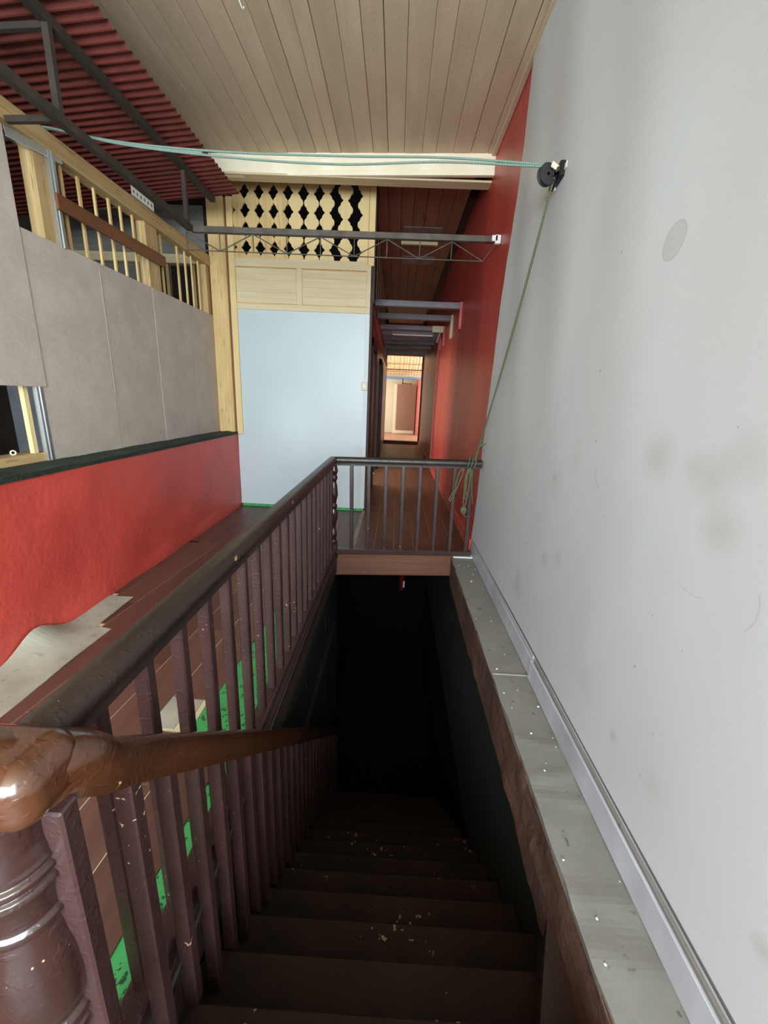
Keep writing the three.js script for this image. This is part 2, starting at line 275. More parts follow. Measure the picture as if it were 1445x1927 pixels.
// ---- left: low red wall, dark ledge, drywall boards above
{
  const w = struct('wall_left', 'low red painted parapet wall with a dark green ledge on top', 'wall');
  const g = new THREE.BoxGeometry(0.28, 1.14, 3 + 5.5, 1, 12, 80).toNonIndexed(); at(g, -2.21, 0.415, -1.13);
  const p = g.attributes.position; for (let i = 0; i < p.count; i++) if (p.getX(i) > -2.1) { const y = p.getY(i), z = p.getZ(i); p.setX(i, p.getX(i) + 0.007 * Math.sin(z * 5 + y * 3) * Math.sin(y * 4 + z) - 0.005 + 0.018 * ss(0.12, 0, y) * (0.5 + 0.5 * Math.sin(z * 7))); }
  g.computeVertexNormals(); mesh('red_plaster', g, M.red, w);
  const c = new THREE.BoxGeometry(0.275, 0.03, 8.5, 4, 1, 120).toNonIndexed(); at(c, -2.205, 0.995, -1.13);
  const q = c.attributes.position; for (let i = 0; i < q.count; i++) if (q.getY(i) > 1) q.setY(i, q.getY(i) + 0.006 * Math.sin(q.getZ(i) * 11) * Math.sin(q.getX(i) * 40 + q.getZ(i) * 5));
  c.computeVertexNormals(); mesh('ledge_cap', c, M.cap, w);
}
{
  const w = struct('wall_left_upper', 'grey gypsum boards above the low red wall with one opening', 'wall');
  const seams = [-5.42, -4.74, -4.06, -3.37, -2.665];
  for (let i = 0; i < 4; i++) mesh('gypsum_board', bx(XD - 0.012, XD + 0.002 * (i % 2), 1.0, 2.40, seams[i] + 0.0012, seams[i + 1] - 0.0012, 0.0015), M.board[i % 3], w);
  mesh('gypsum_board', bx(XD - 0.01, XD + 0.008, 1.483, 2.90, -2.70, -2.0, 0.002), M.board[1], w);
  mesh('gypsum_board', bx(XD - 0.01, XD + 0.004, 1.0, 2.9, -1.995, -0.8, 0.002), M.board[2], w);
  mesh('gypsum_board', bx(XD - 0.01, XD + 0.004, 1.0, 2.9, -0.795, ZR, 0.002), M.board[0], w);
  mesh('joint_tape', bx(XD - 0.002, XD + 0.0035, 1.45, 2.36, -3.375, -3.367, 0.0004), M.board[0], w);
  mesh('opening_sill', bx(XD - 0.14, XD - 0.012, 1.005, 1.065, -2.66, -0.8, 0.006), M.timber[0], w, 'z');
}
// ---- back wall: white sheet, panelled frieze
const zW = ZB;
{
  const w = struct('wall_back', 'partition with a white sheet below a cream panelled frieze', 'wall');
  mesh('white_sheet', bx(-2.076, -0.385, 0.035, 2.5, zW - 0.012, zW, 0.001), M.white, w);
  mesh('white_edge_strip', bx(-0.43, -0.376, 0.04, 2.5, zW - 0.02, zW + 0.006, 0.002), M.whitePlain, w);
  mesh('green_floor_strip', bx(-2.06, -0.385, 0, 0.035, zW - 0.02, zW + 0.012, 0.004), M.green, w);
  mesh('frieze_rail', bx(-2.08, -0.376, 2.49, 2.56, zW - 0.03, zW + 0.012, 0.004), M.frieze, w, 'x');
  mesh('frieze_rail', bx(-2.08, -0.376, 2.955, 3.03, zW - 0.03, zW + 0.012, 0.004), M.frieze, w, 'x');
  for (const [a, b] of [[-2.08, -2.005], [-1.27, -1.2], [-0.43, -0.376]]) mesh('frieze_stile', bx(a, b, 2.56, 2.955, zW - 0.03, zW + 0.012, 0.004), M.frieze, w);
  for (const [a, b, n] of [[-2.005, -1.27, 3], [-1.2, -0.43, 4]]) { const h = 0.395 / n; for (let i = 0; i < n; i++) mesh('frieze_board', bx(a, b, 2.56 + i * h + 0.0003, 2.56 + (i + 1) * h - 0.0003, zW - 0.03, zW - 0.006 + 0.0006 * (i % 2), 0.0008), M.frieze, w, 'x'); }
  mesh('frieze_bead', [bx(-2.003, -1.272, 2.562, 2.572, zW - 0.012, zW + 0.002), bx(-2.003, -1.272, 2.943, 2.953, zW - 0.012, zW + 0.002), bx(-1.198, -0.432, 2.562, 2.572, zW - 0.012, zW + 0.002), bx(-1.198, -0.432, 2.943, 2.953, zW - 0.012, zW + 0.002)], M.cream[0], w, 'x');
  mesh('corner_stile', bx(-2.075, -2.0, 0.98, 3.66, zW - 0.03, zW + 0.025, 0.005), M.creamClean, w);
  mesh('corner_groove', bx(-2.105, -2.07, 0.98, 3.66, zW - 0.05, zW + 0.0, 0.003), M.brown, w);
  mesh('corner_stile', bx(-2.30, -2.10, 0.98, 3.66, zW - 0.05, zW + 0.035, 0.006), M.cream[1], w);
  mesh('wall_core', bx(-2.3, -0.39, -0.1, 2.5, zW - 0.08, zW - 0.03, 0), M.darkRoom, w);
  mesh('wall_core', bx(-2.3, -2.0, 2.4, 3.6, zW - 0.08, zW - 0.05, 0), M.darkRoom, w);
}
// ---- right wall: red painted wall, white sheet fixed over its near part
{
  const w = struct('wall_right', 'right wall, white near the viewer and red along the passage', 'wall');
  mesh('red_wall', bx(XR, XR + 0.12, -0.2, 4.0, ZEND - 0.15, 1.55, 0), M.redWall, w);
  mesh('rear_wall', [bx(XR, XR + 0.12, -0.2, 1.0, 1.55, ZR + 0.15, 0), bx(XR, XR + 0.12, 3.3, 4.0, 1.55, ZR + 0.15, 0), bx(XR, XR + 0.12, 1.0, 3.3, 3.40, ZR + 0.15, 0)], M.whitePlain, w);
  const cv = document.createElement('canvas'); cv.width = 2048; cv.height = 1880; const c = cv.getContext('2d');
  const Z0 = -4.05, Z1 = 0.2, PX = (z) => (z - Z0) / (Z1 - Z0) * 2048, PY = (y) => 1880 - y / 3.9 * 1880;
  c.fillStyle = '#cbd1d4'; c.fillRect(0, 0, 2048, 1880);
  for (let i = 0; i < 260; i++) {               // cloudy, uneven paint
    const x = rr(0, 2048), y = rr(0, 1880), r = rr(60, 260), g = c.createRadialGradient(x, y, 0, x, y, r), k = rnd();
    const col = k < 0.4 ? '210,215,217' : k < 0.75 ? '193,198,202' : '202,202,199'; g.addColorStop(0, `rgba(${col},0.25)`); g.addColorStop(1, `rgba(${col},0)`);
    c.save(); c.translate(x, y); c.scale(0.5, 1.3); c.translate(-x, -y); c.fillStyle = g; c.fillRect(x - r, y - r, 2 * r, 2 * r); c.restore();
  }
  c.filter = 'none';
  for (let i = 0; i < 46; i++) {                // scuffs and dirty strokes
    const z = rr(-3.6, -0.6), y = rr(0.25, 1.9) * (rnd() < 0.85 ? 1 : 1.4), L = rr(0.02, 0.12), a = rr(0, 6.28);
    c.strokeStyle = `rgba(${rnd() < 0.5 ? '120,122,116' : '142,138,128'},${rr(0.08, 0.26)})`; c.lineWidth = rr(0.8, 2.6); c.beginPath(); c.moveTo(PX(z), PY(y));
    c.quadraticCurveTo(PX(z + L * 0.6 * Math.cos(a)), PY(y + L * 0.6 * Math.sin(a)), PX(z + L * Math.cos(a + 0.5)), PY(y + L * Math.sin(a + 0.5))); c.stroke();
  }
  for (let i = 0; i < 60; i++) { c.fillStyle = `rgba(90,92,96,${rr(0.15, 0.5)})`; c.beginPath(); c.arc(PX(rr(-3.8, -0.5)), PY(rr(0.2, 2.4)), rr(0.8, 2.6), 0, 7); c.fill(); }
  for (let i = 0; i < 26; i++) { const x = PX(rr(-2.6, -0.6)), y = PY(rr(0.25, 1.6)), r = rr(14, 50), g = c.createRadialGradient(x, y, 0, x, y, r); g.addColorStop(0, `rgba(140,142,128,${rr(0.1, 0.3)})`); g.addColorStop(1, 'rgba(140,142,128,0)'); c.fillStyle = g; c.fillRect(x - r, y - r, 2 * r, 2 * r); }
  c.fillStyle = 'rgba(178,182,184,0.55)'; c.strokeStyle = 'rgba(150,153,156,0.35)'; c.lineWidth = 2; c.beginPath(); c.ellipse(PX(-1.465), PY(2.015), 24, 26, 0.4, 0, 7); c.fill(); c.stroke();
  for (const [z, y, s] of [[-3.78, 0.96, 1], [-3.80, 1.06, 0.8], [-3.77, 0.90, 0.7]]) { c.fillStyle = 'rgba(30,24,22,0.85)'; for (let k = 0; k < 14; k++) { c.beginPath(); c.arc(PX(z + rr(-0.03, 0.03)), PY(y + rr(-0.03, 0.03)), rr(1, 4) * s, 0, 7); c.fill(); } }
  const t = new THREE.CanvasTexture(cv); t.colorSpace = THREE.SRGBColorSpace; t.wrapS = t.wrapT = THREE.ClampToEdgeWrapping;
  const wm = std({ map: t, roughness: 0.5 });
  // gently buckled sheet with a slanted far edge
  const nz = 90, ny = 80, P = [], UV = [];
  const edge = (y) => -3.996 + (y - 0.16) * 0.1185 + 0.004 * Math.sin(y * 21);
  const X = (z, y) => XR - 0.006 - 0.012 * ss(0.5, 1.6, y) - 0.005 * Math.sin((z * 1.0 + y * 0.55) * 4.2) * ss(1.0, 3.2, y) - 0.004 * Math.sin(z * 9 + y * 2) * ss(0.6, 2.5, y) - 0.002 * Math.sin(z * 3 - y * 5);
  const pt = (i, j) => { const y = 0.12 + j / ny * 3.74, e = edge(y), z = e + i / nz * (0.2 - e); return [X(z, y), y, z]; };
  const put = (p) => { P.push(...p); UV.push((p[2] - Z0) / (Z1 - Z0), p[1] / 3.9); };
  for (let i = 0; i < nz; i++) for (let j = 0; j < ny; j++) { const a = pt(i, j), b = pt(i + 1, j), d = pt(i + 1, j + 1), e = pt(i, j + 1); put(a); put(b); put(d); put(a); put(d); put(e); }
  for (let j = 0; j < ny; j++) { const a = pt(0, j), e = pt(0, j + 1), a2 = [XR + 0.002, a[1], a[2]], e2 = [XR + 0.002, e[1], e[2]]; put(a); put(e); put(e2); put(a); put(e2); put(a2); }
  const g = new THREE.BufferGeometry(); g.setAttribute('position', new THREE.Float32BufferAttribute(P, 3)); g.setAttribute('uv', new THREE.Float32BufferAttribute(UV, 2));
  g.computeVertexNormals();
  // smooth normals of the sheet face
  const n = g.attributes.normal; for (let k = 0; k < nz * ny * 6; k++) { const y = P[k * 3 + 1], z = P[k * 3 + 2], h = 0.01; const nn = V(-1, (X(z, y + h) - X(z, y - h)) / (2 * h), (X(z + h, y) - X(z - h, y)) / (2 * h)).normalize(); n.setXYZ(k, nn.x, nn.y, nn.z); }
  mesh('white_sheet', g, wm, w, 'y', true);
  mesh('white_sheet', bx(XR - 0.008, XR, 0.12, 3.86, 0.2, 1.55, 0), M.whitePlain, w);
  mesh('red_skirting', bx(XR - 0.022, XR, -0.004, 0.13, ZEND, -4.0, 0.003), M.redTrim, w, 'z');
  mesh('wall_batten', bx(XR - 0.025, XR, 0.13, 2.95, -9.37, -9.32, 0.003), M.pinkTrim, w);
  mesh('wall_batten', bx(XR - 0.02, XR, 0.13, 2.95, -14.2, -14.14, 0.003), M.pinkTrim, w);
}
// ---- right baseboard in two lengths on the grey ledge
{
  const b = struct('baseboard_right', 'pale grey two-piece baseboard along the foot of the white wall', 'baseboard');
  mesh('board', bx(XR - 0.016, XR, 0.0, 0.115, -3.92, -2.0, 0.002), M.baseboard, b, 'z');
  mesh('top_strip', bx(XR - 0.012, XR, 0.118, 0.15, -3.92, -2.0, 0.002), M.baseboard, b, 'z');
  mesh('board', bx(XR - 0.026, XR - 0.004, 0.0, 0.118, -2.0, -0.3, 0.002), M.baseboard, b, 'z');
  mesh('top_strip', bx(XR - 0.018, XR - 0.004, 0.119, 0.136, -1.97, -0.3, 0.002), M.ledge, b, 'z');
  mesh('top_strip', bx(XR - 0.010, XR, 0.136, 0.150, -1.97, -0.3, 0.002), M.baseboard, b, 'z');
  mesh('dark_joint', bx(XR - 0.0105, XR + 0.001, 0.149, 0.156, -3.92, -0.3, 0.001), M.baseDark, b, 'z');
}
// ---- ledge beside the stairwell
{
  const l = struct('floor_ledge', 'narrow grey ledge between stairwell and white wall', 'ledge');
  for (const [z0, z1] of [[-3.80, -2.02], [-2.015, -0.28]]) {
    const g = new THREE.BoxGeometry(0.225, 0.03, z1 - z0, 8, 1, 90).toNonIndexed(); at(g, 0.7425, -0.015, (z0 + z1) / 2);
    const p = g.attributes.position; for (let i = 0; i < p.count; i++) if (p.getY(i) > -0.005) {
      const z = p.getZ(i), x = p.getX(i), k = ss(-1.75, -1.3, z); let y = 0; for (const [c, a, s] of [[-1.55, 0.003, 0.03], [-1.36, 0.004, 0.035], [-1.27, 0.003, 0.03], [-0.93, 0.005, 0.045], [-0.78, 0.004, 0.05], [-2.6, 0.002, 0.05]]) y += a * Math.exp(-(((z - c + (x - 0.7) * 0.25 * Math.sin(c * 50)) / s) ** 2)); p.setY(i, p.getY(i) + y - 0.004 + 0.006 * (nz2(z * 6, x * 8, 3) - 0.5) * k);
      if (x < 0.64) p.setX(i, x + 0.016 * (nz2(z * 9, 1, 4) - 0.5));
    }
    g.computeVertexNormals(); mesh('vinyl_sheet', g, M.ledge, l);
  }
  mesh('ledge_core', bx(0.66, XR, -0.24, -0.03, -3.84, -0.3, 0), M.wellDark, l);
  mesh('pale_end_strip', bx(0.645, 0.845, -0.002, 0.012, -3.90, -3.80, 0.003), M.plasticWhite, l, 'x');
  mesh('seam_line', bx(0.633, 0.846, -0.002, 0.0025, -2.022, -2.012, 0.0005), M.underlay, l, 'x');
}
{
  const t = struct('trim_1', 'rough brown board facing the stairwell under the grey ledge', 'trim');
  const g = new THREE.BoxGeometry(0.03, 0.31, 3.55, 1, 6, 110).toNonIndexed(); at(g, 0.648, -0.17, -2.07);
  const p = g.attributes.position; for (let i = 0; i < p.count; i++) { const z = p.getZ(i), y = p.getY(i); let d = 0.018 * (nz2(z * 7, y * 12, 5) - 0.5) + 0.008 * (nz2(z * 30, y * 20, 6) - 0.5); if (p.getX(i) < 0.64) p.setX(i, p.getX(i) + d); if (y > -0.03) p.setY(i, y + 0.012 * (nz2(z * 14, 2, 7) - 0.5)); if (y < -0.3) p.setY(i, y + 0.11 * ss(-3.0, -3.8, z) - 0.06 * ss(-1.7, -0.9, z) + 0.02 * (nz2(z * 8, 3, 8) - 0.5)); }
  g.computeVertexNormals(); mesh('board', g, M.rough, t, 'z');
  mesh('lower_strip', bx(0.652, 0.675, -0.36, -0.24, -3.8, -0.3, 0.004), M.fascia, t, 'z');
}
{
  const t = struct('trim_2', 'brown board across the far end of the stairwell', 'trim');
  const g = bar([-0.53, -0.12, -3.775], [0.64, -0.103, -3.86], 0.03, 0.20); mesh('board', g, M.fascia, t, 'x');
  mesh('bead', bar([-0.53, -0.02, -3.757], [0.64, -0.003, -3.842], 0.02, 0.028), M.brown, t, 'x');
  mesh('bead', bar([-0.53, -0.224, -3.762], [0.64, -0.208, -3.845], 0.02, 0.01), M.fascia, t, 'x');
}
{
  const t = struct('trim_3', 'dark brown board under the long balustrade facing the stairwell', 'trim');
  mesh('board', bx(-0.55, -0.52, -0.2, 0.015, -3.78, -0.5, 0.004), M.darkWood, t, 'z');
  mesh('bead', bx(-0.54, -0.508, -0.035, 0.0, -3.77, -0.55, 0.006), M.rail, t, 'z');
}
// ---- ceiling planks over the landing; darker planks over the passage
{
  const c = struct('ceiling', 'beige weathered plank ceiling running towards the passage', 'ceiling');
  const ed = [-2.31, -2.15, -1.99, -1.83, -1.66, -1.505, -1.375, -1.215, -1.065, -0.925, -0.785, -0.672, -0.505, -0.35, -0.203, -0.045, 0.13, 0.264, 0.43, 0.60, 0.765, XR];
  for (let i = 0; i < ed.length - 1; i++) {
    const zf = -4.90 + 0.03 * rnd(), zj = rr(-2.6, 1);
    for (const [a, b] of [[zf, zj], [zj, ZR]]) mesh('ceiling_plank', bx(ed[i] + rr(0.0005, 0.003), ed[i + 1] - rr(0.0005, 0.003), YC + rr(-0.002, 0.002), YC + 0.02, a, b - 0.003, 0.003), M.ceil[(rnd() * 3) | 0], c, 'z');
  }
  mesh('edge_moulding', bx(XR - 0.045, XR - 0.001, YC - 0.022, YC, -4.78, ZR, 0.006), M.ceil[0], c, 'z');
  mesh('ceiling_core', bx(-6.7, XR + 0.1, YC + 0.022, YC + 0.12, -5.7, ZR + 0.1, 0), M.gap, c);
  const d = struct('ceiling_passage', 'dark brown plank ceiling over the passage', 'ceiling');
  const e2 = [-0.38, -0.22, -0.06, 0.10, 0.26, 0.42, 0.58, 0.735];
  for (let i = 0; i < 7; i++) mesh('ceiling_plank', bx(e2[i] + 0.002, e2[i + 1] - 0.002, YC + rr(0, 0.003), YC + 0.02, ZEND, -5.0, 0.003), M.ceilDark, d, 'z');
  mesh('ceiling_core', bx(-2.3, XR + 0.1, YC + 0.06, YC + 0.15, ZEND - 0.1, -4.95, 0), M.gap, d);
  mesh('edge_gap_board', bx(0.735, XR, YC + 0.05, YC + 0.06, ZEND, -4.95, 0), M.darkWood, d);
  mesh('lit_or_patch_panel', bx(-0.36, 0.70, YC - 0.012, YC, -13.8, -11.2, 0.003), M.frieze, d, 'x');  // pale panel added: brightness of lit, light pink ceiling boards put into its colour
  for (const z of [-6.55, -7.75]) mesh('lit_or_patch_panel', bx(-0.02, 0.52, YC - 0.012, YC, z - 0.36, z + 0.03, 0.003), M.greyPaint, d, 'x');
}
// ---- cream beam that closes the ceiling
{
  const t = struct('trim_4', 'cream moulded beam across the end of the plank ceiling', 'beam');
  const tl = (y, dz, h, d) => bar([-2.3, y - 0.0085, -4.935 + dz], [XR, y + 0.012, -4.775 + dz], d, h);
  mesh('upper_board', tl(3.83, 0.012, 0.05, 0.03), M.beam, t, 'x');
  mesh('fascia_board', tl(3.755, 0.0, 0.115, 0.04), M.beam, t, 'x');
  mesh('lower_board', tl(3.682, 0.008, 0.045, 0.045), M.beam, t, 'x');
  mesh('soffit_board', bx(-2.3, XR, 3.655, 3.675, -5.0, -4.85, 0.003), M.frieze, t, 'x');
}
// ---- fretwork screen above the frieze: sawn boards
{
  const t = thing('fretwork_screen', 'cream fretwork screen of sawn wavy boards above the panelled frieze', 'screen', [0, 3.03, zW]);
  const hw = [[0, 0.5], [0.08, 0.49], [0.14, 0.455], [0.19, 0.40], [0.22, 0.355], [0.25, 0.335], [0.31, 0.325], [0.36, 0.295], [0.41, 0.245], [0.46, 0.175], [0.5, 0.145]];
  const W = (s) => { s = Math.abs(((s % 1) + 1.5) % 1 - 0.5); for (let i = 0; i < hw.length - 1; i++) if (s <= hw[i + 1][0]) { const k = (s - hw[i][0]) / (hw[i + 1][0] - hw[i][0]); return hw[i][1] + (hw[i + 1][1] - hw[i][1]) * k; } return 0.19; };
  const period = 0.189, board = (ph, half, wd) => {
    const L = [], R = [], H = 0.86; for (let i = 0; i <= 200; i++) { const y = H * i / 200, w = W((y - ph) / period) * wd; R.push([w, y]); L.push([half ? 0 : -w, y]); }
    const pts = half ? [...R.map(([w, y]) => [-w, y]), [0.046, H], [0.046, 0]] : [...R, ...L.reverse()];
    const s = new THREE.Shape(pts.map(([x, y]) => new THREE.Vector2(x, y)));
    return new THREE.ExtrudeGeometry(s, { depth: 0.02, bevelEnabled: false });
  };
  const xs = [-1.94, -1.774, -1.606, -1.439, -1.266, -1.083, -0.904, -0.692];
  xs.forEach((x, i) => mesh('fretwork_board', at(board(0.028 + 0.004 * Math.sin(i * 2.3) - (i === 7 ? 0.055 : 0), false, i < 4 ? 0.166 : 0.17), x, 0, -0.01), i < 4 ? M.cream[i % 3] : M.creamClean, t));
  mesh('fretwork_board', at(board(0.02, true, 0.165), -0.467, 0, -0.01), M.creamClean, t);
  mesh('frame_post', bx(-0.417, -0.343, -0.02, 0.86, -0.03, 0.02, 0.004), M.creamClean, t);
  mesh('frame_rail', bx(-2.0, -0.43, -0.005, 0.02, -0.02, 0.014, 0.003), M.frieze, t, 'x');
}
// ---- dark space behind the screen, passage walls
{
  const w = struct('wall_passage_left', 'dark reddish left wall of the passage with doorways', 'wall');
  mesh('wall_panel', [bx(-0.50, -0.40, -0.1, 2.62, -6.0, zW - 0.02, 0), bx(-0.50, -0.40, -0.1, 2.62, -7.15, -7.1, 0), bx(-0.50, -0.40, -0.1, 2.62, -9.0, -8.95, 0), bx(-0.50, -0.40, -0.1, 2.62, -14.7, -10.1, 0), bx(-0.50, -0.40, 2.2, 2.62, -10.2, -5.9, 0)], M.doorPaint, w);
  mesh('upper_wall', bx(-0.50, -0.44, 2.6, YC + 0.06, -14.7, zW - 0.03, 0), M.darkWood, w);
  mesh('corner_post', bx(-0.42, -0.345, 0, 2.66, -5.55, zW - 0.04, 0.006), M.darkWood, w);
  mesh('corner_post', bx(-0.44, -0.33, 2.62, YC, -5.62, zW - 0.05, 0.006), M.darkWood, w);
  mesh('top_rail', bx(-0.43, -0.36, 2.57, 2.66, -14.45, -5.6, 0.005), M.pinkTrim, w, 'z');
  for (let i = 0; i < 34; i++) { const z = -5.75 - i * 0.17; const g = sweepSlat(z); mesh('fretwork_slat', g, i % 3 ? M.darkWood : M.cream[i % 2], w); }
  mesh('room_behind', [bx(-2.35, -2.3, -0.1, 4.0, -6.9, zW, 0), bx(-2.3, -0.5, -0.1, 4.0, -7.0, -6.9, 0)], M.gap, w);
  mesh('side_room', [bx(-2.4, -2.3, -0.1, 2.7, -9.2, -6.9, 0), bx(-2.4, -0.5, -0.1, 2.7, -9.2, -9.1, 0), bx(-2.4, -0.5, -0.1, 2.7, -7.0, -6.98, 0), bx(-2.4, -0.5, 2.6, 2.7, -9.2, -6.9, 0), bx(-2.4, -0.5, -0.2, -0.005, -9.2, -6.9, 0)], M.farWall, w);
  mesh('open_jamb', bx(-0.51, -0.385, 0, 2.25, -7.20, -7.13, 0.005), M.darkWood, w);
  mesh('open_jamb', bx(-0.51, -0.385, 0, 2.25, -8.97, -8.90, 0.005), M.darkWood, w);
}
function sweepSlat(z) { const pts = []; for (let i = 0; i <= 24; i++) { const y = 2.66 + (YC - 2.66) * i / 24, s = 0.028 + 0.03 * Math.abs(Math.sin(i * 0.8)); pts.push([y, s]); } const sh = new THREE.Shape([...pts.map(([y, s]) => new THREE.Vector2(s, y)), ...pts.reverse().map(([y, s]) => new THREE.Vector2(-s, y))]); const g = new THREE.ExtrudeGeometry(sh, { depth: 0.02, bevelEnabled: false }); g.rotateY(Math.PI / 2); return at(g, -0.40, 0, z); }
function doorway(n, z0, z1, label) {
  const d = struct('door_' + n, label, 'door');
  const J = [[z0, z0 - 0.06], [z1 + 0.06, z1]];
  for (const [a, b] of J) mesh('jamb', bx(-0.43, -0.352, 0, 2.32, b, a, 0.005), M.darkWood, d);
  mesh('casing', bx(-0.40, -0.36, 0, 2.3, z0 - 0.15, z0 - 0.06, 0.006), M.greyPaint, d);
  mesh('head', bx(-0.43, -0.352, 2.2, 2.32, z1, z0, 0.005), M.darkWood, d, 'z');
  const l = mesh('door_leaf', bx(-0.43, -0.385, 0.01, 2.2, z1 + 0.06, z0 - 0.15, 0.004), M.doorPaint, d);
  mesh('door_panel', [bx(-0.387, -0.379, 0.25, 0.95, z1 + 0.2, z0 - 0.28, 0.004), bx(-0.387, -0.379, 1.15, 2.0, z1 + 0.2, z0 - 0.28, 0.004)], M.doorPaint, l);
  mesh('lock', [bx(-0.387, -0.372, 1.22, 1.30, z0 - 0.215, z0 - 0.175, 0.003), bx(-0.387, -0.365, 1.10, 1.15, z0 - 0.22, z0 - 0.18, 0.003)], M.black, d);
}
doorway(1, -5.95, -7.1, 'dark framed door on the passage left wall, nearest the landing');
doorway(2, -9.0, -10.1, 'dark framed door on the passage left wall, farther along');
// ---- end of the passage: framed opening to the bright room
{
  const d = struct('door_3', 'open doorway with a barred transom at the end of the passage', 'door');
  mesh('jamb', bx(-0.45, -0.385, 0, 2.97, ZEND - 0.1, ZEND, 0.006), M.darkWood, d);
  mesh('jamb', bx(0.805, XR, 0, 2.97, ZEND - 0.1, ZEND, 0.006), M.darkWood, d);
  mesh('sill', bx(-0.45, XR, 0, 0.11, ZEND - 0.12, ZEND + 0.02, 0.006), M.rough, d, 'x');
  mesh('transom_bar', bx(-0.40, 0.82, 2.49, 2.515, ZEND - 0.07, ZEND - 0.03, 0.003), M.darkWood, d, 'x');
  mesh('header', bx(-0.45, XR, 2.94, 3.14, ZEND - 0.12, ZEND + 0.01, 0.006), M.timber[0], d, 'x');
  for (let i = 0; i < 7; i++) mesh('transom_rod', bar([-0.30 + i * 0.165, 2.51, ZEND - 0.05], [-0.28 + i * 0.165, 2.94, ZEND - 0.05], 0.008), M.darkWood, d);
  mesh('wall_above', bx(-0.5, XR, 3.12, YC + 0.06, ZEND - 0.12, ZEND, 0), M.ceilDark, d);
}
// ---- bright far room
{
  const w = struct('wall_far_room', 'cream walls of the bright room beyond the passage', 'wall');
  mesh('back_panel', bx(-3.0, 3.0, 0.0, 3.6, -19.2, -19.05, 0), M.farWall, w);
  mesh('side_panel', [bx(-3.15, -3.0, -0.1, 0.85, -19.2, -14.7, 0), bx(-3.15, -3.0, 2.65, 4.2, -19.2, -14.7, 0), bx(-3.15, -3.0, 0.8, 2.7, -15.6, -14.7, 0), bx(-3.15, -3.0, 0.8, 2.7, -19.2, -18, 0)], M.farWall, w);
  mesh('side_panel', [bx(3.0, 3.15, -0.1, 0.85, -19.2, -14.7, 0), bx(3.0, 3.15, 2.65, 4.2, -19.2, -14.7, 0), bx(3.0, 3.15, 0.8, 2.7, -15.6, -14.7, 0), bx(3.0, 3.15, 0.8, 2.7, -19.2, -18, 0)], M.farWall, w);
  mesh('front_panel', [bx(-3.0, -0.45, -0.1, 4.2, -14.72, -14.6, 0), bx(XR, 3.0, -0.1, 4.2, -14.72, -14.6, 0)], M.farWall, w);
  mesh('blue_beam', bx(-3.0, 3.0, 2.40, 2.50, -19.05, -18.9, 0.005), M.blue, w, 'x');
  mesh('red_wall_end', bx(0.88, 0.98, 0, 2.4, -19.05, -17.9, 0.004), M.pinkTrim, w);
  const f = struct('floor_far_room', 'pale reddish floor of the far room', 'floor');
  mesh('floor_boards', bx(-3.1, 3.1, -0.15, 0.04, -19.2, -14.6, 0), std({ color: '#a8806a', roughness: 0.5 }), f);
  const r = struct('roof_far_room', 'glowing corrugated sheet roof of the far room', 'roof');
  mesh('corrugated_sheet', corrugated(-3.05, 3.05, -14.6, -19.2, (z) => 3.75 + (z + 14.6) * 0.26, 0.125, 0.018, 'x'), M.fibre, r, 'z');
  for (const z of [-15.6, -16.6, -17.6, -18.5]) mesh('purlin', bx(-3, 3, 3.69 + (z + 14.6) * 0.26, 3.72 + (z + 14.6) * 0.26, z - 0.03, z + 0.03, 0.003), M.timber[1], r, 'x');
}
// ---- corrugated roof sheet: waves along z (ribs across x) or along x
function corrugated(x0, x1, z0, z1, Y, pitch, amp, waves) {
  const P = [], t = 0.003, push = (a, b, c) => P.push(...a, ...b, ...c);
  const L = waves === 'x' ? x1 - x0 : Math.abs(z1 - z0), n = Math.round(L / pitch * 8), row = [];
  for (let i = 0; i <= n; i++) {
    const s = i / n, w = amp * Math.cos(s * L / pitch * 6.2832);
    if (waves === 'x') { const x = x0 + (x1 - x0) * s; row.push([[x, Y(z0) + w, z0], [x, Y(z1) + w, z1]]); } else { const z = z0 + (z1 - z0) * s; row.push([[x0, Y(x0) + w, z], [x1, Y(x1) + w, z]]); }
  }
  const up = (p) => [p[0], p[1] + t, p[2]];
  for (let i = 0; i < n; i++) { const [a, b] = row[i], [c, d] = row[i + 1]; push(a, c, d); push(a, d, b); push(up(a), up(d), up(c)); push(up(a), up(b), up(d)); push(b, d, up(d)); push(b, up(d), up(b)); push(a, up(c), c); push(a, up(a), up(c)); }
  const g = new THREE.BufferGeometry(); g.setAttribute('position', new THREE.Float32BufferAttribute(P, 3)); g.computeVertexNormals(); return g;
}
{
  const r = struct('roof', 'red-brown corrugated metal roof sloping away on the left above the gypsum wall', 'roof');
  mesh('corrugated_sheet', corrugated(-6.6, -1.68, ZR, -4.71, (x) => 3.425 + (x + 1.68) * 0.114, 0.070, 0.011, 'z'), M.roof, r, 'x');
}
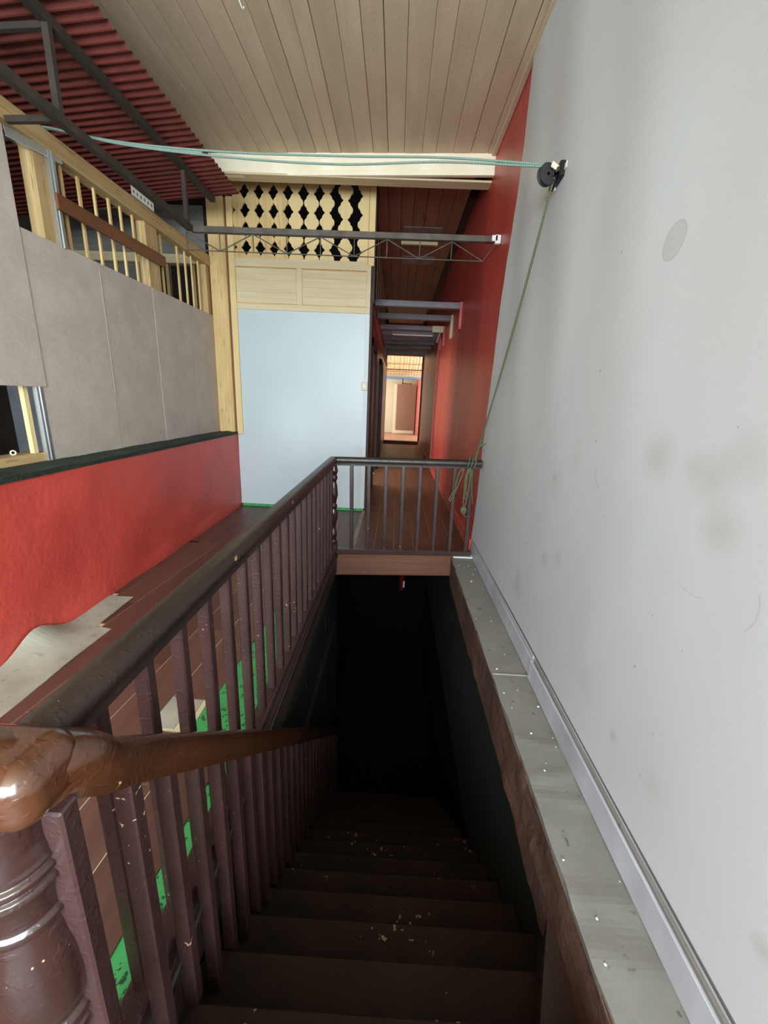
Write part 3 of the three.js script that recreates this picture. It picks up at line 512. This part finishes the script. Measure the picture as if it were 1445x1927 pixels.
// ---- dark side room behind the gypsum wall
{
  const w = struct('wall_side_room', 'dark walls of the side room behind the gypsum boards', 'wall');
  mesh('outer_panel', bx(-6.7, -6.6, -0.1, 3.7, -5.7, ZR, 0), M.darkRoom, w);
  mesh('floor_panel', bx(-6.6, -2.3, -0.2, -0.1, -5.7, ZR, 0), M.darkRoom, w);
  mesh('back_panel', bx(-6.6, -2.3, -0.1, 3.85, -5.72, -5.62, 0), M.gap, w);
  mesh('roof_end', bx(-6.6, -2.28, 3.85, 3.95, -5.72, -5.4, 0), M.gap, w);
  mesh('back_beam', bx(-6.6, -2.31, 3.0, 3.1, -5.62, -5.5, 0.005), M.frieze, w, 'x');
  for (let i = 0; i < 7; i++) mesh('lap_board', at(cbox(4.28, 0.075, 0.014, 0.003), -4.45, 3.15 + i * 0.075, -5.57, 0.4, 0, 0), M.oldWall, w, 'x');
  for (const x of [-4.3, -3.6, -3.25, -2.95, -2.62]) mesh('mullion', bx(x, x + 0.04, 1.0, 3.0, -5.62, -5.55, 0.004), x < -3 ? M.frieze : M.timber[1], w);
  for (const [a, b] of [[-4.26, -3.6], [-3.56, -3.25]]) mesh('dusty_pane', bx(a, b, 1.6, 3.0, -5.61, -5.59, 0.002), M.oldWall, w);
  mesh('old_partition', bx(-4.35, -4.25, -0.1, 2.3, -5.6, -1.0, 0), M.oldWall, w);
}
// ---- rear wall with the window the daylight comes through
{
  const w = struct('wall_rear', 'rear wall behind the viewer', 'wall');
  mesh('wall_panel', [bx(-3.35, -2.15, -0.2, 4.0, ZR, ZR + 0.12, 0), bx(-6.7, -4.65, -0.2, 4.0, ZR, ZR + 0.12, 0), bx(-4.65, -3.35, -0.2, 1.05, ZR, ZR + 0.12, 0), bx(-4.65, -3.35, 2.35, 4.0, ZR, ZR + 0.12, 0), bx(0.65, XR + 0.12, -0.2, 4.0, ZR, ZR + 0.12, 0), bx(-2.15, 0.65, -0.2, 1.05, ZR, ZR + 0.12, 0), bx(-2.15, 0.65, 3.45, 4.0, ZR, ZR + 0.12, 0)], M.whitePlain, w);
  const n2 = struct('window_2', 'added side window behind the viewer, for fill light on the gypsum boards', 'window');  // unseen window put in to light the gypsum boards and low red wall
  mesh('window_frame', [bx(XR + 0.03, XR + 0.09, 1.0, 1.06, 1.55, 3.4), bx(XR + 0.03, XR + 0.09, 3.24, 3.3, 1.55, 3.4), bx(XR + 0.03, XR + 0.09, 1.0, 3.3, 1.55, 1.61), bx(XR + 0.03, XR + 0.09, 1.0, 3.3, 3.34, 3.4)], M.whitePlain, n2);
  const n = struct('window_1', 'wide front window behind the viewer', 'window');
  mesh('window_frame', [bx(-2.15, -2.09, 1.05, 3.45, ZR + 0.03, ZR + 0.09), bx(0.59, 0.65, 1.05, 3.45, ZR + 0.03, ZR + 0.09), bx(-2.15, 0.65, 1.05, 1.11, ZR + 0.03, ZR + 0.09), bx(-2.15, 0.65, 3.39, 3.45, ZR + 0.03, ZR + 0.09), bx(-0.78, -0.72, 1.05, 3.45, ZR + 0.03, ZR + 0.09)], M.whitePlain, n);
}
// ---- lower storey seen down the stairwell
{
  const w = struct('wall_stairwell', 'dark walls of the stairwell and lower hall', 'wall');
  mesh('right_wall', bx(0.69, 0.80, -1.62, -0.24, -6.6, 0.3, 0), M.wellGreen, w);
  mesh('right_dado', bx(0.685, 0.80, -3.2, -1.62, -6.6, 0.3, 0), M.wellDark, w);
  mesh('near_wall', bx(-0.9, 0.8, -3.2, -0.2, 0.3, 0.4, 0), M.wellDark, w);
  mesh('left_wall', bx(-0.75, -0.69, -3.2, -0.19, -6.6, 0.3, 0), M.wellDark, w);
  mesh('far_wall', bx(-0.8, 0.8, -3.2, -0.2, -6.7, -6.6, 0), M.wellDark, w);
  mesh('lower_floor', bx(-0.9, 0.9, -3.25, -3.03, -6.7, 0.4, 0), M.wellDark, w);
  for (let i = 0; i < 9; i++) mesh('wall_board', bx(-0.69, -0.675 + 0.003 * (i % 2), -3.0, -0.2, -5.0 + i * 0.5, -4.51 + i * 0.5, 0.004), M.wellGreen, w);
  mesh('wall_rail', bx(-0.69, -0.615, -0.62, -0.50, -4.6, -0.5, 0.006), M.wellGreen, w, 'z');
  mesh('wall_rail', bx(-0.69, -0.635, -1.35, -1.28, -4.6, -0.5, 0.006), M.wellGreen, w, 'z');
}

// ================================================================ STAIRS AND BALUSTRADES
const R = 0.202, GO = 0.219, D0 = 0.511;
{
  const s = thing('staircase', 'dark brown wooden staircase descending into the unlit stairwell', 'stairs', [0, -3.03, -3.8]);
  for (let i = 0; i < 14; i++) {
    const z = -(D0 + (i + 1) * GO), y = -R * (i + 1) + 3.03;
    mesh('tread', bx(-0.545, 0.688, y - 0.032, y, z + 3.8 - 0.0, z + 3.8 + GO + 0.024, 0.006), M.stair, s, 'x');
    mesh('riser', bx(-0.545, 0.688, y - 0.032, y + R - 0.03, z + 3.8 + GO - 0.0, z + 3.8 + GO + 0.015, 0.002), M.stair, s, 'x');
  }
  mesh('top_nosing', bx(-0.545, 0.63, 3.0, 3.03, 3.8 - D0 - 0.002, 3.8 - D0 + 0.06, 0.006), M.stair, s, 'x');
  // raking string on the left, wedge-shaped casing on the right near the top
  const st = new THREE.Shape([[-0.45, 0.05], [-3.75, -3.03], [-3.45, -3.03], [-0.45, -0.28]].map(([z, y]) => new THREE.Vector2(z, y)));
  const sg = new THREE.ExtrudeGeometry(st, { depth: 0.03, bevelEnabled: false }); sg.rotateY(-Math.PI / 2); at(sg, -0.535, 3.03, 3.8); mesh('string_board', sg, M.darkWood, s, 'z');
  const wg = new THREE.Shape([[0.695, 1.16], [0.60, 0.95], [0.50, 0.72], [0.47, 0.52], [0.695, 0.52]].map(([x, z]) => new THREE.Vector2(x, z)));
  const we = new THREE.ExtrudeGeometry(wg, { depth: 0.78, bevelEnabled: false }); we.rotateX(-Math.PI / 2); at(we, 0, -0.95 + 2.93, 3.8); mesh('side_casing', we, M.darkWood, s);
}
const railProfile = (w, h) => { const p = []; const pts = [[-0.36, -0.5], [-0.36, -0.34], [-0.42, -0.30], [-0.42, -0.16], [-0.5, -0.06], [-0.5, 0.16], [-0.42, 0.36], [-0.24, 0.47], [0, 0.5], [0.24, 0.47], [0.42, 0.36], [0.5, 0.16], [0.5, -0.06], [0.42, -0.16], [0.42, -0.30], [0.36, -0.34], [0.36, -0.5]]; for (const [a, b] of pts) p.push([a * w, b * h]); return p; };
{
  const b = thing('long_balustrade', 'dark brown balustrade along the left side of the stairwell', 'balustrade', [-0.567, 0, -3.75]);
  mesh('handrail', sweep([[0, 0.93, 0.02], [0, 0.93, 1.5], [0, 0.932, 3.28]], railProfile(0.075, 0.082)), M.rail, b, 'z');
  mesh('base_rail', bx(-0.035, 0.032, 0, 0.055, 0.02, 3.25, 0.006), M.baluster, b, 'z');
  for (let k = 0; k < 20; k++) { const z = 0.12 + 0.157 * k; const m = mesh('baluster', at(cbox(0.036, 0.85, 0.034, 0.004), 0, 0.475, 0, 0, 0.04 * Math.sin(k * 5), 0), M.baluster, b); m.position.z = z; }
}
{
  const b = thing('cross_balustrade', 'short dark brown balustrade across the far end of the stairwell', 'balustrade', [-0.567, 0, -3.77]);
  b.rotation.set(0, 0.042, 0.017);
  mesh('handrail', sweep([[0.0, 0.925, 0], [0.7, 0.925, 0], [1.418, 0.925, 0]], railProfile(0.075, 0.08)), M.rail, b, 'x');
  mesh('base_rail', bx(0.03, 1.385, 0.0, 0.05, -0.035, 0.035, 0.006), M.baluster, b, 'x');
  for (let k = 0; k < 8; k++) { const m = mesh('baluster', at(cbox(0.036, 0.85, 0.034, 0.004), 0, 0.47, 0), M.baluster, b); m.position.x = 0.19 + 0.163 * k; }
  mesh('end_plate', [bx(1.405, 1.42, 0.905, 0.945, -0.02, 0.03, 0.004)], M.plasticWhite, b);
}
function newel(name, label, pos, prof, sq, capH) {
  const n = thing(name, label, 'newel post', pos);
  const sm = []; for (let i = 0; i < prof.length - 1; i++) { const [r0, y0] = prof[i], [r1, y1] = prof[i + 1]; for (let k = 0; k < 3; k++) { const t = k / 3, e = t * t * (3 - 2 * t); sm.push(new THREE.Vector2(r0 + (r1 - r0) * e, y0 + (y1 - y0) * t)); } } sm.push(new THREE.Vector2(...prof[prof.length - 1]));
  mesh('turned_shaft', new THREE.LatheGeometry(sm, 40), M.newel, n);
  mesh('square_base', bx(-sq, sq, 0, prof[0][1] + 0.005, -sq, sq, 0.006), M.newel, n);
  return n;
}
newel('turned_newel_post', 'small turned newel post at the far corner of the two balustrades', [-0.56, 0, -3.765],
  [[0.04, 0.1], [0.042, 0.13], [0.03, 0.145], [0.034, 0.165], [0.038, 0.2], [0.024, 0.27], [0.026, 0.3], [0.04, 0.36], [0.042, 0.42], [0.03, 0.465], [0.036, 0.48], [0.036, 0.5], [0.026, 0.515], [0.03, 0.54], [0.042, 0.6], [0.036, 0.68], [0.025, 0.73], [0.036, 0.755], [0.036, 0.775], [0.028, 0.79], [0.04, 0.83], [0.032, 0.87], [0.03, 0.9]], 0.042);
{
  const n = newel('turned_newel_post', 'large glossy turned newel post at the head of the stairs', [-0.572, 0, -0.455],
    [[0.068, 0.16], [0.072, 0.19], [0.055, 0.21], [0.066, 0.23], [0.066, 0.25], [0.052, 0.27], [0.048, 0.32], [0.058, 0.36], [0.066, 0.375], [0.066, 0.39], [0.06, 0.40], [0.068, 0.412], [0.068, 0.425], [0.058, 0.437], [0.062, 0.45], [0.071, 0.475], [0.074, 0.52], [0.07, 0.575], [0.058, 0.635], [0.054, 0.655], [0.062, 0.664], [0.062, 0.674], [0.055, 0.682], [0.056, 0.71], [0.06, 0.735], [0.068, 0.742], [0.066, 0.752], [0.059, 0.757], [0.067, 0.764], [0.067, 0.774], [0.059, 0.78], [0.065, 0.787], [0.062, 0.8], [0.058, 0.83], [0.06, 0.88], [0.06, 0.90]], 0.07);
}
{
  const b = thing('stair_balustrade', 'raking balustrade with a glossy brown handrail going down the stairs', 'balustrade', [-0.505, 0, -0.5]);
  const yT = (D) => 0.49 - 0.94 * (D - 1.0), pts = [];
  // swollen level start over the newel, swan-neck, then the rake
  const key = [[-0.150, 0.925, 0.052, 0.5], [-0.146, 0.925, 0.052, 1.15], [-0.125, 0.926, 0.050, 1.5], [-0.095, 0.926, 0.048, 1.55], [-0.06, 0.925, 0.040, 1.5], [-0.03, 0.918, 0.018, 1.38], [-0.010, 0.898, -0.022, 1.18], [-0.002, yT(0.57) - 0.055, -0.07, 1.05], [0, yT(0.64) - 0.052, -0.14, 1]];
  const cur = new THREE.CatmullRomCurve3(key.map((k) => V(k[0], k[1], k[2]))), scl = [];
  for (let i = 0; i <= 42; i++) { const t = i / 42, f = t * (key.length - 1), j = Math.min(key.length - 2, Math.floor(f)), p = cur.getPoint(t); pts.push([p.x, p.y, p.z]); scl.push(key[j][3] + (key[j + 1][3] - key[j][3]) * (f - j)); }
  for (let D = 0.82; D <= 3.82; D += 0.25) { pts.push([0, yT(D) - 0.052, 0.5 - D]); scl.push(1); }
  mesh('handrail', sweep(pts, railProfile(0.076, 0.085), V(0, 1, 0), scl), M.railShiny, b, 'z');
  mesh('newel_cap', at(new RoundedBoxGeometry(0.175, 0.110, 0.125, 5, 0.04), -0.062, 0.928, 0.035), M.railShiny, b, 'x');
  for (let k = 0; k < 28; k++) {
    const D = k ? 0.497 + 0.119 * k : 0.472, n = Math.max(0, Math.ceil((D - 0.02 - D0) / GO)), y0 = -R * n, y1 = k ? yT(D) - 0.075 : 0.868;
    const m = mesh('baluster', at(cbox(0.040, y1 - y0, 0.036, 0.004), 0, (y0 + y1) / 2, 0), M.baluster, b); m.position.set(0.004, 0, 0.5 - D);
  }
}

// ================================================================ TIMBER RAILING ABOVE THE GYPSUM BOARDS
{
  const t = thing('timber_railing', 'old cream timber railing with thin bars above the gypsum boards', 'railing', [XD, 1.0, -2.7]);
  const X0 = -0.10, X1 = -0.016;
  mesh('top_rail', bx(X0 - 0.01, X1 + 0.03, 1.935, 2.05, -2.75, 3.2, 0.012), M.timber[0], t, 'z');
  for (const z of [-0.31, -1.47, -2.66]) { mesh('post', bx(X0, X1, 0.06, 1.94, z - 0.1, z + 0.1, 0.008), M.timber[1], t); }
  mesh('post', bx(X0, X1, 0.06, 1.94, 1.0, 1.2, 0.008), M.timber[0], t);
  for (const z of [-0.06, -0.49, -0.65, -0.81, -0.97, -1.11, -1.27, -1.69, -2.0, -2.16, -2.30, -2.46]) {
    const m = mesh('bar', at(cbox(0.017, 1.0, 0.022, 0.002), 0, 1.45, 0), M.cream[(rnd() * 3) | 0], t); m.position.set(-0.06, 0, z); m.rotation.y = rr(-0.2, 0.2);
  }
  mesh('sill_rail', bx(X0, X1, 1.30, 1.37, -2.75, 0, 0.006), M.timber[0], t, 'z');
}
{
  const m = mesh('loose_plank', bar([XD + 0.012, 2.66, -3.02], [XD + 0.012, 2.675, -4.31], 0.022, 0.095), M.brown, scene, 'z');
  m.userData = { label: 'reddish brown loose plank nailed level across the bars of the timber railing', category: 'plank' };
}
function stud(x, y0, y1, z, label) {
  const t = thing('metal_stud', label, 'metal stud', [x, y0, z]); const h = y1 - y0;
  mesh('web', bx(-0.0012, 0.0012, 0, h, -0.025, 0.025, 0.0004), M.galv, t);
  mesh('flange', [bx(-0.03, 0, 0, h, -0.026, -0.0235, 0.0004), bx(-0.03, 0, 0, h, 0.0235, 0.026, 0.0004)], M.galv, t);
  mesh('lip', [bx(-0.002, 0.006, 0, h, -0.004, 0.004, 0.001)], M.galv, t);
}
stud(XD + 0.004, 2.39, 2.95, -3.045, 'galvanised metal stud screwed to the nearest timber post of the railing');
stud(XD + 0.003, 1.01, 1.485, -2.645, 'galvanised metal stud at the edge of the opening in the gypsum boards');
stud(XD + 0.004, 2.38, 2.66, -5.42, 'short galvanised metal stud in the corner above the farthest gypsum board');
{
  const t = thing('metal_track', 'sloping galvanised track from the tall gypsum board to the first post', 'metal track', [XD, 2.88, -2.72]);
  mesh('channel', [bar([0, 0, 0], [0.0, 0.06, -0.42], 0.003, 0.05), bar([-0.02, -0.025, 0], [-0.02, 0.035, -0.42], 0.04, 0.003)], M.galv, t, 'z');
  const b = thing('cream_stud', 'thin cream wooden stud inside the opening in the gypsum boards', 'wooden stud', [XD - 0.05, 1.06, -2.58]);
  mesh('stud_bar', at(cbox(0.03, 0.48, 0.035, 0.002), 0, 0.24, 0), M.creamClean, b);
  const c = thing('perforated_bracket', 'white perforated metal strip lying on top of the timber railing', 'bracket', [XD + 0.0, 3.06, -3.9]);
  const sh = new THREE.Shape([[0, 0], [0.32, 0], [0.32, 0.07], [0, 0.07]].map((p) => new THREE.Vector2(...p)));
  for (let i = 0; i < 6; i++) { const h = new THREE.Path(); h.absellipse(0.03 + i * 0.052, 0.035, 0.012, 0.014, 0, 6.3, true); sh.holes.push(h); }
  const g = new THREE.ExtrudeGeometry(sh, { depth: 0.003, bevelEnabled: false, curveSegments: 10 }); g.rotateY(Math.PI / 2); mesh('strip', g, M.plasticWhite, c);
  mesh('tab', [bx(-0.03, 0.0, -0.004, 0.004, -0.32, 0, 0.001)], M.galv, c);
  const k = thing('eye_ring', 'small pale ring lying on the timber sill of the opening', 'ring', [XD - 0.06, 1.082, -2.44]);
  const rg = new THREE.TorusGeometry(0.013, 0.005, 8, 18); rg.rotateY(1.1); mesh('ring', rg, M.ivory, k);
  const p = thing('grey_pillar', 'blue-grey pillar standing in the dark room behind the wall opening', 'pillar', [-3.66, -0.1, -4.1]);
  mesh('shaft', bx(-0.13, 0.13, 0, 2.2, -0.12, 0.12, 0.01), M.greyCol, p);
  const l = thing('batten_lamp', 'unlit pale batten lamp in the dark room behind the timber railing', 'lamp', [-3.5, 3.5, -5.3]);
  mesh('tube', bx(-0.35, 0.35, -0.02, 0.02, -0.02, 0.02, 0.012), M.ivory, l, 'x'); mesh('holder', bx(-0.05, 0.05, -0.03, 0.12, -0.03, 0.03, 0.006), M.ivory, l);
}

// ================================================================ STEEL TRUSSES
{
  const t = thing('steel_truss', 'dark steel truss running lengthwise under the corrugated roof', 'truss', [-1.92, 0, -4.1]);
  mesh('upper_chord', bar([0, 3.32, 5.5], [0, 3.335, -0.53], 0.05, 0.05), M.steelBrown, t, 'z');
  mesh('lower_chord', bar([0, 2.905, 5.5], [0, 2.90, 0.0], 0.05, 0.05), M.steelBrown, t, 'z');
  for (const z of [0.05, 1.45, 2.85, 4.25]) mesh('strut', bar([0, 2.9, z], [0, 3.31, z], 0.035, 0.035), M.steelBrown, t);
  for (const z of [1.45, 2.85]) { mesh('cross_tie', bar([0, 3.30, z], [-0.5, 3.27, z], 0.03, 0.03), M.steelBrown, t, 'x'); mesh('cross_tie', bar([0, 2.90, z], [-0.3, 2.89, z], 0.03, 0.03), M.steelBrown, t, 'x'); }
}
{
  const t = thing('steel_truss', 'slender dark steel truss crossing the landing from left railing to red wall', 'truss', [-1.92, 2.9, -4.129]);
  mesh('upper_chord', bar([0, 0, 0], [2.76, 0.007, 0], 0.048, 0.048), M.steel, t, 'x');
  const rod = (a, b) => { const g = new THREE.CylinderGeometry(0.005, 0.005, V(...a).distanceTo(V(...b)), 7); const d = V(...b).sub(V(...a)); g.applyQuaternion(new THREE.Quaternion().setFromUnitVectors(V(0, 1, 0), d.normalize())); return at(g, (a[0] + b[0]) / 2, (a[1] + b[1]) / 2, (a[2] + b[2]) / 2); };
  mesh('lower_rod', rod([-0.1, -0.165, 0], [2.64, -0.165, 0]), M.steel, t, 'x');
  const lo = [0.25, 0.86, 1.47, 2.06, 2.63], up = [-0.05, 0.555, 1.165, 1.765, 2.345];
  for (let i = 0; i < 5; i++) { mesh('diagonal_rod', rod([up[i], -0.02, 0], [lo[i], -0.165, 0]), M.steel, t); if (i < 4) mesh('diagonal_rod', rod([lo[i], -0.165, 0], [up[i + 1], -0.02, 0]), M.steel, t); mesh('upright_rod', rod([up[i], -0.02, 0], [up[i], -0.165, 0]), M.steel, t); if (i < 4) mesh('upright_rod', rod([lo[i], -0.02, 0], [lo[i], -0.165, 0]), M.steel, t); }
  mesh('diagonal_rod', rod([2.63, -0.165, 0], [2.74, -0.01, 0]), M.steel, t);
  mesh('wall_bracket', [bx(2.72, 2.77, -0.03, 0.04, -0.012, 0.03, 0.004), bx(2.69, 2.74, -0.01, 0.035, 0.02, 0.03, 0.002)], M.plasticWhite, t);
}

// ================================================================ ROPE AND PULLEY
const PW = [0.745, 2.70, -2.60];
{
  const p = thing('rope_pulley', 'black iron pulley fixed to a bracket on the white wall', 'pulley', [XR, 2.78, -2.72]);
  mesh('bracket_plate', [at(cbox(0.03, 0.075, 0.16, 0.004), -0.036, -0.065, 0.075, -0.05, 0, 0)], M.black, p);
  mesh('bracket_arm', [bar([-0.03, -0.06, 0.08], [-0.085, -0.075, 0.12], 0.03, 0.03), bar([-0.03, -0.05, 0.14], [-0.07, -0.07, 0.13], 0.022, 0.022)], M.black, p);
  const w = new THREE.LatheGeometry([[0.008, -0.016], [0.05, -0.016], [0.052, -0.012], [0.040, -0.003], [0.040, 0.003], [0.052, 0.012], [0.05, 0.016], [0.008, 0.016]].map((a) => new THREE.Vector2(...a)), 28);
  w.rotateX(Math.PI / 2); w.rotateY(0.35); mesh('wheel', at(w, PW[0] - XR, PW[1] - 2.78, PW[2] + 2.72), M.blackSoft, p);
  mesh('cheek_plate', at(cbox(0.05, 0.028, 0.01, 0.003), PW[0] - XR + 0.035, PW[1] - 2.77 + 0.02, PW[2] + 2.72 + 0.02, 0, 0.35, -0.3), M.ivory, p);
  for (const [y, z] of [[-0.06, 0.14], [-0.105, 0.0]]) mesh('wall_chip', at(cbox(0.004, 0.03, 0.03, 0.001), -0.03, y, z + 0.035), M.plasticWhite, p);
}
{
  const t = thing('green_rope', 'long green rope from the timber railing over the pulley down to the balustrade', 'rope', [0.76, 0, -3.8]);
  const O = (a) => [a[0] - 0.76, a[1], a[2] + 3.8], T = (pts, r, n, s = 60) => mesh(n, tube(pts.map(O), r, s), n === 'overhead_strand' ? M.rope : M.ropeOld, t);
  T([[-2.5, 3.10, -3.12], [-2.33, 3.064, -3.045], [-1.75, 2.93, -2.9], [-1.1, 2.86, -2.82], [-0.4, 2.825, -2.75], [0.2, 2.80, -2.68], [PW[0], PW[1] + 0.045, PW[2]]], 0.006, 'overhead_strand', 90);
  T([[-2.5, 3.09, -3.11], [-2.33, 3.062, -3.03], [-1.75, 2.92, -2.9], [-1.1, 2.84, -2.83], [-0.4, 2.79, -2.76], [0.2, 2.785, -2.69], [PW[0] - 0.03, PW[1] + 0.036, PW[2]]], 0.006, 'overhead_strand', 90);
  T([[-2.5, 3.095, -3.115], [-2.33, 3.062, -3.04], [-1.75, 2.926, -2.905], [-1.22, 2.86, -2.84]], 0.008, 'overhead_strand', 40);
  const end = [0.765, 0.985, -3.80];
  T([[PW[0] + 0.042, PW[1] - 0.01, PW[2]], [0.775, 2.0, -3.03], [0.772, 1.12, -3.715], end], 0.006, 'hanging_strand', 60);
  T([[PW[0] + 0.046, PW[1] + 0.01, PW[2] - 0.005], [0.782, 1.95, -3.07], [0.765, 1.12, -3.72], [0.757, 0.985, -3.8]], 0.006, 'hanging_strand', 60);
  T([[0.77, 1.13, -3.70], [0.79, 1.15, -3.69], [0.785, 1.17, -3.70], [0.765, 1.155, -3.695], [0.775, 1.13, -3.705], [0.80, 1.14, -3.69], [0.82, 1.16, -3.68]], 0.005, 'knot', 40);
  for (let k = 0; k < 3; k++) {               // turns around the handrail
    const pts = []; for (let i = 0; i <= 14; i++) { const a = i / 14 * 6.283 + 1.5; pts.push([0.70 + 0.03 * k + 0.012 * Math.sin(a), 0.957 + 0.052 * Math.sin(a), -3.805 + 0.05 * Math.cos(a)]); } T(pts, 0.0055, 'rail_turn', 36);
  }
  const loop = (x, y0, y1, w, zz, n, lean = 0) => T([[x, y0, zz], [x - w + lean * 0.4, (y0 * 2 + y1) / 3, zz + 0.01], [x - w * 0.6 + lean, y1 + 0.02, zz + 0.012], [x + lean, y1, zz + 0.005], [x + w * 0.6 + lean, y1 + 0.03, zz], [x + w + lean * 0.4, (y0 * 2 + y1) / 3, zz], [x + 0.01, y0, zz]], 0.005, n, 50);
  loop(0.70, 0.92, 0.62, 0.022, -3.745, 'coil_loop'); loop(0.715, 0.92, 0.55, 0.02, -3.75, 'coil_loop', -0.02); loop(0.705, 0.91, 0.66, 0.016, -3.74, 'coil_loop');
  loop(0.645, 0.92, 0.72, 0.018, -3.745, 'coil_loop', -0.04); T([[0.6, 0.72, -3.745], [0.57, 0.67, -3.74], [0.545, 0.61, -3.735], [0.555, 0.60, -3.735], [0.575, 0.64, -3.735], [0.61, 0.73, -3.74]], 0.005, 'coil_loop');
  T([[0.735, 0.9, -3.745], [0.745, 0.75, -3.745], [0.77, 0.58, -3.745]], 0.004, 'loose_end', 20);
  T([[0.69, 0.48, -3.745], [0.72, 0.45, -3.74], [0.76, 0.455, -3.74]], 0.003, 'loose_end', 20);
  const bl = []; for (let i = 0; i <= 60; i++) { const a = i * 0.9, b = i * 0.37; bl.push([0.69 + 0.026 * Math.cos(a) * Math.sin(b), 0.515 + 0.032 * Math.sin(a), -3.745 + 0.02 * Math.cos(b)]); } T(bl, 0.005, 'rope_ball', 160);
}

// ================================================================ PASSAGE FITTINGS
{
  const zs = [-6.25, -7.2, -8.3, -9.0, -9.75, -10.55, -11.6, -12.9], lab = ['first', 'second', 'third', 'fourth', 'fifth', 'sixth', 'seventh', 'eighth'];
  zs.forEach((z, i) => {
    const t = thing('ceiling_joist', `weathered dark joist across the passage, ${lab[i]} from the landing`, 'joist', [-0.38, 2.80 + 0.012 * i, z], 'exposed joists across the passage');
    mesh('beam', bx(0, 1.233, -0.04, 0.04, -0.05, 0.05, 0.005), M.joist, t, 'x');
    if (i < 4) mesh('wall_cleat', bx(1.195, 1.233, -0.30, 0.05, -0.055, 0.055, 0.004), i === 1 ? M.frieze : M.pinkTrim, t);
  });
  const f = thing('batten_lamp', 'white batten lamp fixed under the joists of the passage', 'lamp', [0.25, 2.78, -8.55]);
  mesh('housing', bx(-0.42, 0.42, -0.03, 0.03, -0.05, 0.05, 0.006), M.joist, f, 'x'); mesh('tube', bx(-0.40, 0.40, -0.055, -0.03, -0.018, 0.018, 0.01), M.plasticWhite, f, 'x');
  const g = thing('batten_lamp', 'pale thin batten lamp under the dark passage ceiling', 'lamp', [0.23, YC, -7.08]);
  mesh('housing', bx(-0.27, 0.27, -0.045, 0, -0.03, 0.03, 0.005), M.frieze, g, 'x'); for (const x of [-0.265, 0.265]) mesh('holder', bx(x - 0.015, x + 0.015, -0.05, 0, -0.035, 0.035), M.frieze, g);
  const c = thing('cable_duct', 'pale cable duct hanging askew below the third joist', 'cable duct', [0.72, 2.80, -8.25]);
  mesh('duct', bar([0.05, 0.02, 0.02], [0.06, -0.10, -0.9], 0.035, 0.02), M.ivory, c, 'z'); mesh('board', bx(-0.12, 0.09, -0.05, 0.06, 0.04, 0.065, 0.004), M.ivory, c);
  const s = thing('switch_box', 'cream switch box at the right edge of the white partition', 'switch', [-0.41, 1.65, zW + 0.006]);
  mesh('box', bx(-0.045, 0.035, -0.05, 0.05, 0, 0.03, 0.006), M.ivory, s); mesh('rocker', bx(-0.02, 0.01, -0.02, 0.02, 0.03, 0.036, 0.003), M.plasticWhite, s);
  const w = mesh('ceiling_wire', tube([[-1.08, 3.85, -3.1], [-1.075, 3.80, -3.14], [-1.065, 3.775, -3.19], [-1.06, 3.79, -3.2]], 0.004, 20), M.plasticWhite);
  w.userData = { label: 'short white wire end dangling from the beige plank ceiling', category: 'wire' };
  const h = mesh('ceiling_hook', tube([[0.234, YC, -6.09], [0.234, 3.80, -6.09], [0.25, 3.77, -6.09], [0.265, 3.79, -6.09]], 0.005, 20), M.black);
  h.userData = { label: 'small dark hook in the dark passage ceiling before the patch panel', category: 'hook' };
  const e = thing('fire_canister', 'small red canister with a pale label in the dark stairwell', 'canister', [0.25, -1.72, -6.52]);
  mesh('body', at(new THREE.CylinderGeometry(0.05, 0.05, 0.28, 20), 0, 0.14, 0), M.redPlain, e); mesh('label', bx(0.02, 0.05, 0.06, 0.18, 0.035, 0.052, 0.002), M.ivory, e); mesh('valve', at(new THREE.CylinderGeometry(0.018, 0.025, 0.07, 12), 0, 0.31, 0), M.black, e);
}
// ---- wardrobe in the far room
{
  const w = thing('wardrobe', 'brown door wardrobe with a cream carcass in the bright far room', 'wardrobe', [0.37, 0.04, -18.45]);
  mesh('carcass', bx(-0.50, 0.47, 0, 2.13, -0.55, -0.02, 0.006), M.farWall, w);
  mesh('door', bx(-0.36, 0.44, 0.17, 2.13, -0.02, 0.02, 0.004), M.wardrobe, w);
  mesh('plinth', bx(-0.40, 0.44, 0.03, 0.16, -0.02, 0.01, 0.004), M.farWall, w, 'x');
  mesh('knob', at(new THREE.SphereGeometry(0.02, 12, 8), -0.08, 1.55, 0.035), M.ivory, w);
  mesh('lock', bx(-0.30, -0.20, 1.15, 1.17, 0.02, 0.03, 0.002), M.redTrim, w);
  const s = thing('folded_stand', 'small black stand lying on top of the wardrobe', 'stand', [0.35, 2.18, -18.6]);
  mesh('upright', bar([-0.12, 0, 0], [-0.12, 0.24, 0], 0.035, 0.035), M.black, s); mesh('cross_bar', [bar([-0.12, 0.03, 0], [0.28, 0.03, 0], 0.03, 0.03), bar([0.26, 0, 0], [0.26, 0.04, 0], 0.03, 0.03)], M.black, s, 'x');
}
// ---- crumbs of plaster on the ledge
{
  const g = []; for (let i = 0; i < 34; i++) { const s = rr(0.002, 0.006); const o = new THREE.IcosahedronGeometry(s, 0); o.scale(1, 0.6, rr(0.7, 1.4)); g.push(at(o, rr(0.65, 0.82), s * 0.4, rr(-3.7, -0.5), 0, rr(0, 3), 0)); }
  const m = mesh('plaster_crumbs', g, M.plasticWhite); m.userData = { kind: 'stuff', label: 'white plaster crumbs scattered on the grey ledge', category: 'debris' };
}
scene.traverse((o) => { if (o.isMesh) o.castShadow = o.receiveShadow = true; });
renderer.render(scene, camera);
